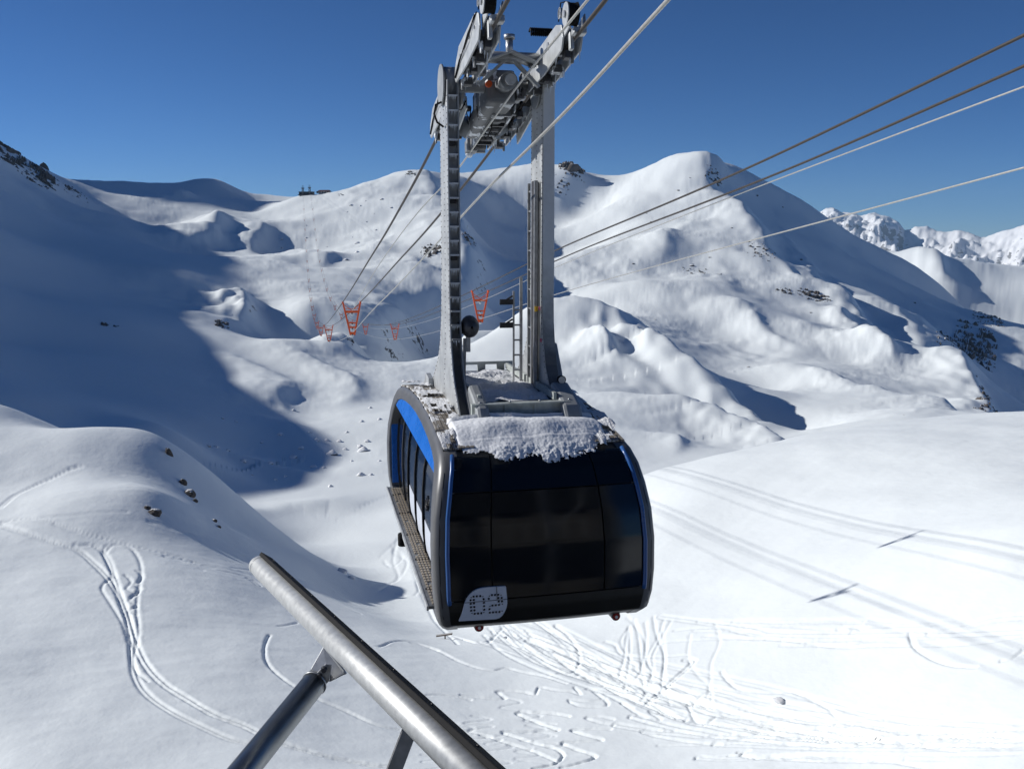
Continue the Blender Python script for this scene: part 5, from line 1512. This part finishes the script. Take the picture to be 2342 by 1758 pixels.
rock_patch(1262, 425, 80, 50, 12, 0.62, 'dark crags in the shade under the jagged tooth', scale=12, rmin=400)
rock_patch(992, 575, 60, 32, 7, 0.50, 'snowy rock ledge beside the left hanger arm', scale=6, rmin=400)
rock_patch(1072, 548, 36, 22, 6, 0.58, 'small dark rocks on the ridge right of the left arm', scale=6, rmin=400)
rock_patch(940, 398, 30, 16, 6, 0.6, 'faint rocks under the rounded summit', scale=7, rmin=400)
rock_patch(98, 396, 44, 44, 12, 0.30, 'blocky rock tower on the left skyline', scale=12)
rock_patch(20, 350, 60, 50, 12, 0.45, 'dark crags at the top of the left skyline', scale=12)
rock_patch(65, 392, 70, 40, 9, 0.62, 'broken rocks between crags and tower on the left ridge', scale=9)
rock_patch(165, 436, 60, 24, 7, 0.6, 'small rocks at the foot of the left ridge', scale=8)
rock_patch(250, 745, 40, 20, 4, 0.62, 'few small stones in the blue shade of the left slope', scale=5)
rock_patch(508, 742, 30, 18, 4, 0.45, 'single grey boulder on the sunny knoll below the shade', scale=5)
rock_patch(800, 777, 20, 14, 4, 0.55, 'tiny dark stone in the shade below the knoll', scale=4)

# ------------------------------------------------------------------ snow-capped boulders on the valley floor
def boulder_mesh(seed, tall=0.8, cuts=7):
    bm = bmesh.new(); bmesh.ops.create_icosphere(bm, subdivisions=3, radius=1.0)
    rr = random.Random(seed); off = Vector((rr.uniform(-50, 50), rr.uniform(-50, 50), rr.uniform(-50, 50)))
    from mathutils import noise
    pl = [Vector((rr.uniform(-1, 1), rr.uniform(-1, 1), rr.uniform(-0.3, 1))).normalized() for _ in range(cuts)]
    for v in bm.verts:
        p = v.co.copy()
        k = 1 + 0.35 * noise.fractal(p * 1.1 + off, 0.9, 2.0, 4)
        for q in pl:
            d = p.dot(q)
            if d > 0.62: k = min(k, 0.66 / d + 0.05)
        v.co = Vector((p.x * k * 1.15, p.y * k, p.z * k * tall))
    me = bpy.data.meshes.new('boulder'); bm.to_mesh(me); bm.free()
    me.polygons.foreach_set('use_smooth', [True] * len(me.polygons)); me.materials.append(M_BOULDER)
    return me
M_BOULDER = M_ROCK
m2, nt2, b2 = nodes_of('snow_covered_boulder')
g2 = N(nt2, 'ShaderNodeNewGeometry'); s2 = N(nt2, 'ShaderNodeSeparateXYZ'); nt2.links.new(g2.outputs['Normal'], s2.inputs[0])
t2 = N(nt2, 'ShaderNodeTexCoord'); n2 = N(nt2, 'ShaderNodeTexNoise', Scale=1.6, Detail=6.0); nt2.links.new(t2.outputs['Object'], n2.inputs['Vector'])
a2 = N(nt2, 'ShaderNodeMath', operation='ADD'); nt2.links.new(s2.outputs['Z'], a2.inputs[0]); nt2.links.new(n2.outputs[0], a2.inputs[1])
r2 = ramp(nt2, a2.outputs[0], [(0.22, (0.10, 0.09, 0.085)), (0.34, (0.84, 0.85, 0.87))])
nt2.links.new(r2.outputs[0], b2.inputs['Base Color']); b2.inputs['Roughness'].default_value = 0.7
M_BOULDER = m2
BM = [boulder_mesh(s, 0.62 + 0.08 * (s % 3)) for s in range(5)]
M_BOULDER = M_ROCK
BMR = [boulder_mesh(s + 20, 0.75) for s in range(5)]
M_BOULDER = m2
LATER = []
bl = [(735, 290, 12), (900, 265, 14), (935, 270, 16), (985, 285, 14), (1055, 330, 18), (1210, 215, 15), (1170, 340, 16), (1265, 315, 22), (1370, 240, 16), (1415, 240, 12), (1470, 245, 14), (1300, 275, 16), (1435, 300, 30), (1570, 285, 30), (1560, 268, 18), (1495, 280, 14), (1590, 245, 15), (1360, 355, 18), (1400, 360, 12), (1560, 390, 20), (1605, 390, 12), (1190, 410, 12), (1235, 395, 10), (1430, 440, 14), (1500, 205, 10), (1565, 160, 12), (1270, 110, 10), (1020, 160, 10), (960, 145, 10), (1130, 250, 8), (1340, 205, 9), (1640, 330, 10), (1520, 330, 9), (1090, 390, 7), (1640, 150, 12), (1600, 100, 10)]
pix = c8(*[(x, y) for x, y, s in bl])
for (p, (x, y, s), h) in zip(pix, bl, hit(pix, 180, 900, 400)):
    if h is None: continue
    az, r, P = h
    o = bpy.data.objects.new('boulder', BM[(x + y) % 5]); COL.objects.link(o)
    sz = max(0.5, s / 1.891 / 2100 * r * 0.85)
    o.location = P + Vector((0, 0, 0.15 * sz)); o.scale = (sz, sz, sz); o.rotation_euler = (0, 0, (x * 7 + y) % 6)
    LATER.append((o, p[0], 'snow-capped boulder on the valley floor left of the cabin, {} from the left', 'boulders on the valley floor'))
def c5b(*p): return [(600 + x / 3.687, 380 + y / 3.687) for x, y in p]
def c7(*p): return [(1280 + x / 2.083, 320 + y / 2.083) for x, y in p]
st1 = [(750, 330, 34), (825, 335, 26), (870, 295, 22), (1010, 280, 34), (715, 385, 18), (160, 615, 36), (370, 605, 26), (500, 500, 16), (370, 500, 16), (160, 685, 40), (805, 650, 52), (795, 725, 46), (705, 790, 56), (545, 680, 14), (630, 780, 18), (760, 600, 16), (880, 470, 18), (960, 540, 26), (985, 570, 14), (1000, 860, 10), (1090, 350, 26), (1160, 370, 18), (940, 400, 14)]
pix = c5b(*[(x, y) for x, y, q in st1])
for (p, (x, y, q), h) in zip(pix, st1, hit(pix, 500, 1700, 400)):
    if h is None: continue
    az, r, P = h
    o = bpy.data.objects.new('boulder', BM[(x + y) % 5]); COL.objects.link(o)
    sz = q / 3.687 / 2100 * r * 0.5
    o.location = P; o.scale = (sz, sz * 0.8, sz * 0.8); o.rotation_euler = (0, 0, (x * 7 + y) % 6)
    LATER.append((o, p[0], 'snow-plastered rock on the bright slope below the far summit, {} from the left', 'rocks on the bright far slope'))
st2 = [(620, 180, 8), (565, 240, 14), (435, 390, 8), (415, 350, 7), (545, 350, 8), (350, 590, 14), (820, 420, 12), (900, 485, 16), (945, 510, 16), (990, 550, 12), (1150, 570, 16), (1195, 822, 12), (1690, 775, 14), (455, 855, 10), (900, 1080, 12), (1040, 1060, 8), (1640, 1310, 10), (715, 560, 12), (540, 575, 12), (765, 640, 18), (630, 600, 24), (940, 265, 14), (1060, 320, 12)]
pix = c7(*[(x, y) for x, y, q in st2])
for (p, (x, y, q), h) in zip(pix, st2, hit(pix, 320, 2100, 500)):
    if h is None: continue
    az, r, P = h
    o = bpy.data.objects.new('boulder', BMR[(x + y) % 5]); COL.objects.link(o)
    sz = q / 2.083 / 2100 * r * 0.5
    o.location = P; o.scale = (sz * 1.2, sz, sz * 0.7); o.rotation_euler = (0, 0, (x * 7 + y) % 6)
    LATER.append((o, p[0], 'small dark rock speck on the peak or the slopes below, {} from the left', 'dark specks of rock on the peak'))
for (px, py, w, h_, r, k, lab) in ((98, 395, 24, 34, 1552, 1, 'upright blunt rock tower on the left skyline'), (1310, 386, 30, 26, 1755, 3, 'pointed rock tooth with snow on the skyline left of the peak'), (1290, 398, 22, 18, 1765, 0, 'lower rock knob beside the pointed tooth'), (35, 358, 30, 26, 1510, 2, 'rock knob on the crags at the left edge of the skyline')):
    P = at_r(px, py, r)
    o = bpy.data.objects.new('rock_tower', BMR[k]); COL.objects.link(o)
    o.location = P; o.scale = (w / 2100 * r * 0.45, w / 2100 * r * 0.45, h_ / 2100 * r * 0.75); o.rotation_euler = (0.1, 0.15, px % 5)
    tag(o, lab, 'rock')
def ordinal(k):
    ones = ['', 'first', 'second', 'third', 'fourth', 'fifth', 'sixth', 'seventh', 'eighth', 'ninth', 'tenth', 'eleventh', 'twelfth', 'thirteenth', 'fourteenth', 'fifteenth', 'sixteenth', 'seventeenth', 'eighteenth', 'nineteenth']
    tens = {2: ('twentieth', 'twenty-'), 3: ('thirtieth', 'thirty-'), 4: ('fortieth', 'forty-')}
    if k < 20: return ones[k]
    t, u = divmod(k, 10)
    return tens[t][0] if u == 0 else tens[t][1] + ones[u]
for g in sorted({l[3] for l in LATER}):
    for k, (o, px, lab, grp) in enumerate(sorted([l for l in LATER if l[3] == g], key=lambda l: l[1])):
        tag(o, lab.format(ordinal(k + 1)), 'boulder', grp)
M_ROCK2 = rock_mat(2.6, 'broken_brown_rock')
M_BOULDER = M_ROCK2
BMA = [boulder_mesh(s_ + 60, 0.9, 16) for s_ in range(4)]
for me in BMA: me.polygons.foreach_set('use_smooth', [False] * len(me.polygons))
for i, (px, py, w, h_, lab) in enumerate(((387, 1028, 15, 34, 'tall dark rock face under the snowy lip at left'), (418, 1098, 20, 24, 'upper brown rock on the steep edge right of the ski tracks'), (434, 1122, 30, 30, 'biggest brown rock on the steep edge right of the ski tracks'), (446, 1142, 14, 14, 'lowest brown rock on the steep edge right of the ski tracks'), (354, 1166, 30, 24, 'lone brown rock poking out of the left slope'), (336, 1158, 16, 12, 'smaller stone just left of the lone brown rock'), (489, 1188, 13, 10, 'upper little rock below the steep snow edge'), (500, 1202, 12, 9, 'lower little rock below the steep snow edge'))):
    h = hit([(px, py + h_ * 0.3)], 60, 240, 300)[0]
    az, r, P = h
    o = bpy.data.objects.new('rock_outcrop', BMA[i % 4]); COL.objects.link(o)
    k = r / 2100
    o.location = P + Vector((0, 0, 0.02)); o.scale = (w * k * 0.5, w * k * 0.6, h_ * k * 0.6); o.rotation_euler = (0.15 * (i % 3), -0.25, i * 1.3)
    tag(o, lab, 'rock', 'brown rocks in the left foreground')
# two blocks of snow in the gully and one on the right-hand slope
for (px, py, s, lab) in ((782, 1308, 17, 'larger snow block in the gully beside the pipe end'), (803, 1322, 12, 'smaller snow block in the gully beside the pipe end'), (1784, 1603, 14, 'lone snow lump on the smooth right-hand slope'), (1155, 1457, 5, 'tiny snow lump on the tracked slope below the cabin')):
    h = hit([(px, py)], 32, 300, 300)[0]
    az, r, P = h
    o = bpy.data.objects.new('snow_block', BM[px % 5].copy()); COL.objects.link(o)
    o.data.materials.clear(); o.data.materials.append(M_ROOFSNOW)
    sz = s / 2100 * r * 0.9
    o.location = P + Vector((0, 0, 0.1 * sz)); o.scale = (1.2 * sz, 0.8 * sz, 0.8 * sz); o.rotation_euler = (0, 0, px % 6)
    tag(o, lab, 'snow block')
# wooden marker on the slope below the cabin
M_WOOD = metal('weathered_marker_wood', (0.16, 0.11, 0.075), 0.8, 0.0, 0.35, 5.0)
h = hit([(1018, 1460)], 32, 200, 300)[0]; P = h[2]
mk = thing('slope_marker', P, 'small wooden board on a post standing in the snow below the cabin', 'marker')
bar('post', P + Vector((0, 0, -0.3)), P + Vector((0, 0, 0.32)), 0.10, 0.10, M_WOOD, mk)
bar('board', P + u_r * -0.75 + Vector((0, 0, 0.26)), P + u_r * 0.62 + Vector((0, 0, 0.46)), 0.30, 0.07, M_WOOD, mk)
bar('board_cap', P + u_r * -0.73 + Vector((0, 0, 0.31)), P + u_r * 0.60 + Vector((0, 0, 0.51)), 0.22, 0.03, M_FARWHITE, mk)

M_BRACE = metal('dull_galvanised_pipe', (0.20, 0.215, 0.23), 0.34, 0.9, 0.12, 16.0, 0.05)
# ------------------------------------------------------------------ galvanised pipe, brace and brackets of the station in front
def dep(px, py, d):
    v = FW * F + RT * (px - CX) + UP * (CY - py)
    return Vector(v * d / F)
A0 = dep(592, 1293, 8.1); A1 = dep(1074, 1762, 4.5)
ax = (A1 - A0).normalized()
rail = thing('pipe_railing', A0, 'thick galvanised steel pipe with black top strip slanting into the lower foreground', 'pipe')
A2 = A1 + ax * 1.6
vs, fs = [], []
nn = 40
d_, a_, b_ = frame_of(ax)
pipe = tube('pipe', A0, A2, 0.088, M_PIPE, rail, n=nn)
tube('pipe_end_cap', A0 - ax * 0.004, A0 - ax * 0.0005, 0.083, M_GALV, pipe, n=nn)
tube('weld_ring', A0 + ax * 0.055, A0 + ax * 0.06, 0.0895, M_GALV, pipe, n=nn)
# black strip on the upper right of the pipe
side = (Vector(RT) * 0.62 + Vector(UP) * 0.78); side = (side - ax * side.dot(ax)).normalized()
bar('rubber_strip', A0 + side * 0.096 + ax * 0.02, A2 + side * 0.096, 0.125, 0.035, M_RUBBER, rail, hint=tuple(side), bevel=0.006)
for k in range(9):
    c = A0 + ax * (0.25 + 0.55 * k) + side * 0.116
    tube('strip_screw', c - side * 0.004, c + side * 0.005, 0.010, M_DARK, rail, n=8)
# gusset plate and bracket of the brace
g0 = A0.lerp(A1, 0.34)
ra = (g0 - Vector((0, 0, 0))).normalized()
dn = -side
gm = dep(745, 1500, g0.dot(Vector(FW)) - 0.02)
J = dep(742, 1534, g0.dot(Vector(FW)) - 0.03)
c1 = dep(741, 1478, g0.dot(Vector(FW)) + 0.02); c2 = dep(790, 1540, g0.dot(Vector(FW)) - 0.10)
c3 = dep(754, 1558, g0.dot(Vector(FW)) - 0.10); c4 = dep(712, 1530, g0.dot(Vector(FW)) - 0.02)
nrm = (c2 - c1).cross(c4 - c1).normalized()
th_ = 0.010
gv = [c1 + nrm * th_, c2 + nrm * th_, c3 + nrm * th_, c4 + nrm * th_, c1 - nrm * th_, c2 - nrm * th_, c3 - nrm * th_, c4 - nrm * th_]
part('gusset_plate', gv, BOXF, M_GALV, rail, bevel=0.003)
J = (c3 + c4) / 2
B1 = dep(560, 1758, J.dot(Vector(FW)) - 0.9)
bd = (B1 - J).normalized()
brace = tube('brace_pipe', J + bd * 0.10, B1 + bd * 1.4, 0.092, M_BRACE, rail, n=36)
sd = bd.cross(nrm).normalized()
pl1 = bar('brace_tongue', J - bd * 0.05, J + bd * 0.18, 0.18, 0.02, M_GALV, rail, hint=tuple(nrm), bevel=0.004)
pl1.location = tuple(Vector(pl1.location) + (nrm if nrm.dot(ra) < 0 else -nrm) * 0.022)
toV = (nrm if nrm.dot(ra) < 0 else -nrm)
tube('brace_cap', J + bd * 0.085, J + bd * 0.10, 0.097, M_GALV, rail, n=36)
dJ = J.dot(Vector(FW)) - 0.10
fk = [dep(px, py, dJ) for px, py in ((722, 1541), (744, 1518), (758, 1520), (753, 1556), (737, 1574))]
fkb = [p + Vector(FW) * 0.02 for p in fk]
part('fork_plate', fk + fkb, [(0, 1, 2, 3, 4), (9, 8, 7, 6, 5)] + [(k, 5 + k, 5 + (k + 1) % 5, (k + 1) % 5) for k in range(5)], M_GALV, rail, bevel=0.003)
for (px, py) in ((743, 1529), (732, 1544)):
    c = dep(px, py, dJ - 0.002)
    bt = tube('bolt', c, c - Vector(FW) * 0.04, 0.020, M_DARK, rail, n=6)
    tube('washer', c, c - Vector(FW) * 0.006, 0.029, M_GALV, bt, n=14)
w0 = dep(741, 1477, g0.dot(Vector(FW)) - 0.01); w1 = dep(791, 1540, g0.dot(Vector(FW)) - 0.14)
rope('weld_bead', [w0.lerp(w1, q / 12) + Vector(UP) * (0.003 * (q % 2)) for q in range(13)], 0.011, M_PLATE, rail, n=6)
# flat strut at the lower edge
s0 = A0.lerp(A1, 0.70)
q0 = dep(935, 1672, s0.dot(Vector(FW)) + 0.02); q1 = dep(890, 1790, s0.dot(Vector(FW)) - 0.10)
strut = bar('flat_strut', q0, q1 + (q1 - q0) * 1.5, 0.095, 0.012, M_GALV, rail, hint=tuple(-ra), bevel=0.002)
bar('strut_flange', q0 + Vector(RT) * -0.04, q1 + (q1 - q0) * 1.5 + Vector(RT) * -0.045, 0.012, 0.07, M_GALV, rail, hint=tuple(-ra))

# ------------------------------------------------------------------ distant range beyond the valley
def far_mat():
    m, nt, b = nodes_of('distant_snow_and_hazed_rock')
    g = N(nt, 'ShaderNodeNewGeometry'); sx = N(nt, 'ShaderNodeSeparateXYZ'); nt.links.new(g.outputs['Normal'], sx.inputs[0])
    tc = N(nt, 'ShaderNodeTexCoord')
    mp = N(nt, 'ShaderNodeMapping'); mp.inputs['Scale'].default_value = (1, 1, 3.5); nt.links.new(tc.outputs['Object'], mp.inputs['Vector'])
    n1 = N(nt, 'ShaderNodeTexNoise', Scale=0.012, Detail=9.0, Roughness=0.65); nt.links.new(mp.outputs[0], n1.inputs['Vector'])
    ad = N(nt, 'ShaderNodeMath', operation='ADD'); nt.links.new(sx.outputs['Z'], ad.inputs[0]); nt.links.new(n1.outputs[0], ad.inputs[1])
    r = ramp(nt, ad.outputs[0], [(0.0, (0, 0, 0)), (1, (1, 1, 1))])
    mr = N(nt, 'ShaderNodeMapRange'); mr.inputs['From Min'].default_value = 1.00; mr.inputs['From Max'].default_value = 1.06; nt.links.new(ad.outputs[0], mr.inputs['Value'])
    mix = N(nt, 'ShaderNodeMix', data_type='RGBA')
    nt.links.new(mr.outputs[0], mix.inputs['Factor']); mix.inputs[6].default_value = (0.24, 0.235, 0.235, 1); mix.inputs[7].default_value = (0.86, 0.87, 0.885, 1)  # rock colour paled so the range looks hazier
    nt.links.new(mix.outputs[2], b.inputs['Base Color']); b.inputs['Roughness'].default_value = 0.8
    return m
sk = [(1500, 520), (1760, 500), (1830, 492), (1870, 486), (1890, 474), (1906, 473), (1925, 486), (1952, 487), (1968, 493), (2000, 488), (2030, 496), (2055, 505), (2070, 524), (2095, 516), (2120, 517), (2142, 530), (2165, 532), (2190, 528), (2215, 533), (2245, 546), (2270, 538), (2295, 530), (2320, 524), (2342, 516), (2420, 505), (2600, 520), (2900, 540)]
sa = np.array([polar(px, py, 1)[0] for px, py in sk]); st = np.array([polar(px, py, 1)[2] for px, py in sk])
def far_height(az, lr):
    r = np.exp(lr); w = az + YAW; x, y = r * np.sin(w), r * np.cos(w)
    t = np.interp(az, sa, st)
    R0 = 11500 + 2600 * (az - math.radians(24)) / math.radians(8) * -0.3
    crest_z = t * R0
    d = (r - R0) / 1000.0
    rid = 1 - np.abs(fbm(x, y, 1500, 6, 0.55)) * 2.2
    q2 = fbm(x + 900, y, 620, 6, 0.55); rid2 = 0.35 - np.abs(q2) * 1.4
    prof = np.where(d < 0, -np.abs(d) ** 1.05 * 330, -np.abs(d) ** 1.0 * 420)
    amp = np.clip(np.abs(d) * 1.3, 0.0, 1.0)
    z = crest_z + prof + amp * (rid - 0.55) * 260 + rid2 * (40 + 150 * amp)
    return x, y, z
far_cols = np.radians(np.linspace(14, 40, 420)); far_rows = np.log(np.concatenate([np.linspace(7600, 12600, 150), np.linspace(12700, 14500, 12)]))
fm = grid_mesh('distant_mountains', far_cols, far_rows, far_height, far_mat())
tag(fm, kind='structure')
valley = grid_mesh('valley_floor', np.radians(np.linspace(-95, 52, 60)), np.log(np.linspace(4300, 9000, 14)), lambda a, l: (np.exp(l) * np.sin(a + YAW), np.exp(l) * np.cos(a + YAW), np.full(len(a), -620.0) + 40 * fbm(np.exp(l) * np.sin(a + YAW), np.exp(l) * np.cos(a + YAW), 900, 3)), M_SNOW)
tag(valley, kind='structure')

# ------------------------------------------------------------------ thin mountain air
hz_m = bpy.data.materials.new('thin_blue_air'); hz_m.use_nodes = True
hn = hz_m.node_tree; hn.nodes.clear()
ho = hn.nodes.new('ShaderNodeOutputMaterial'); hv = hn.nodes.new('ShaderNodeVolumePrincipled')
hv.inputs['Color'].default_value = (0.42, 0.70, 1.0, 1); hv.inputs['Density'].default_value = HAZE; hv.inputs['Anisotropy'].default_value = 0.1
hn.links.new(hv.outputs[0], ho.inputs['Volume'])
haze = part('haze', box_v((0, 0, -400), (33000, 33000, 2600)), BOXF, hz_m)
tag(haze, kind='stuff')

# ------------------------------------------------------------------ the station behind the viewer (seen only as reflections in the cabin's glass)
M_CONC = metal('station_concrete', (0.22, 0.215, 0.20), 0.85, 0.0, 0.25, 0.6)
vs_ = thing('valley_station', (0, -9, -20), 'concrete cable car station with steel portal behind the viewer', 'building')
box('wall', (1.0, -12.0, -7.0), (26, 3.0, 30), M_CONC, vs_)
box('roof', (1.0, -9.0, 9.0), (28, 9.0, 0.8), M_FARDARK, vs_)
box('platform', (-4.0, -6.0, -2.6), (9, 9.0, 0.6), M_CONC, vs_)
for x in (-7, -1.2, 8.6, 13):
    bar('column', (x, -7.6, -21), (x, -7.6, 8.7), 0.5, 0.5, M_GALV, vs_, hint=(0, 1, 0))
for (p, q) in (((-7, -7.5, -2), (-1.2, -7.5, 8.6)), ((8.6, -7.5, -4), (13, -7.5, 8.6)), ((-1.2, -7.5, 6.0), (8.6, -7.5, 6.0)), ((-7, -7.5, -12), (-1.2, -7.5, -3))):
    bar('diagonal_brace', p, q, 0.3, 0.3, M_PIPE, vs_, hint=(0, 1, 0))
for k in range(9):
    bar('railing_post', (1.2 + 1.1 * k, -5.2, -3.4), (1.2 + 1.1 * k, -5.2, -2.2 + 0.15 * (k % 2)), 0.06, 0.06, M_LENS, vs_, hint=(0, 1, 0))
bar('railing_bar', (1.2, -5.2, -2.3), (10.0, -5.2, -2.3), 0.05, 0.05, M_LENS, vs_)
box('platform', (5.6, -7.0, -3.6), (9.6, 4.0, 0.4), M_CONC, vs_)
for k in range(6):
    box('window', (-9 + 4 * k, -10.45, 2.0), (2.4, 0.2, 1.8), M_FARGLASS, vs_)
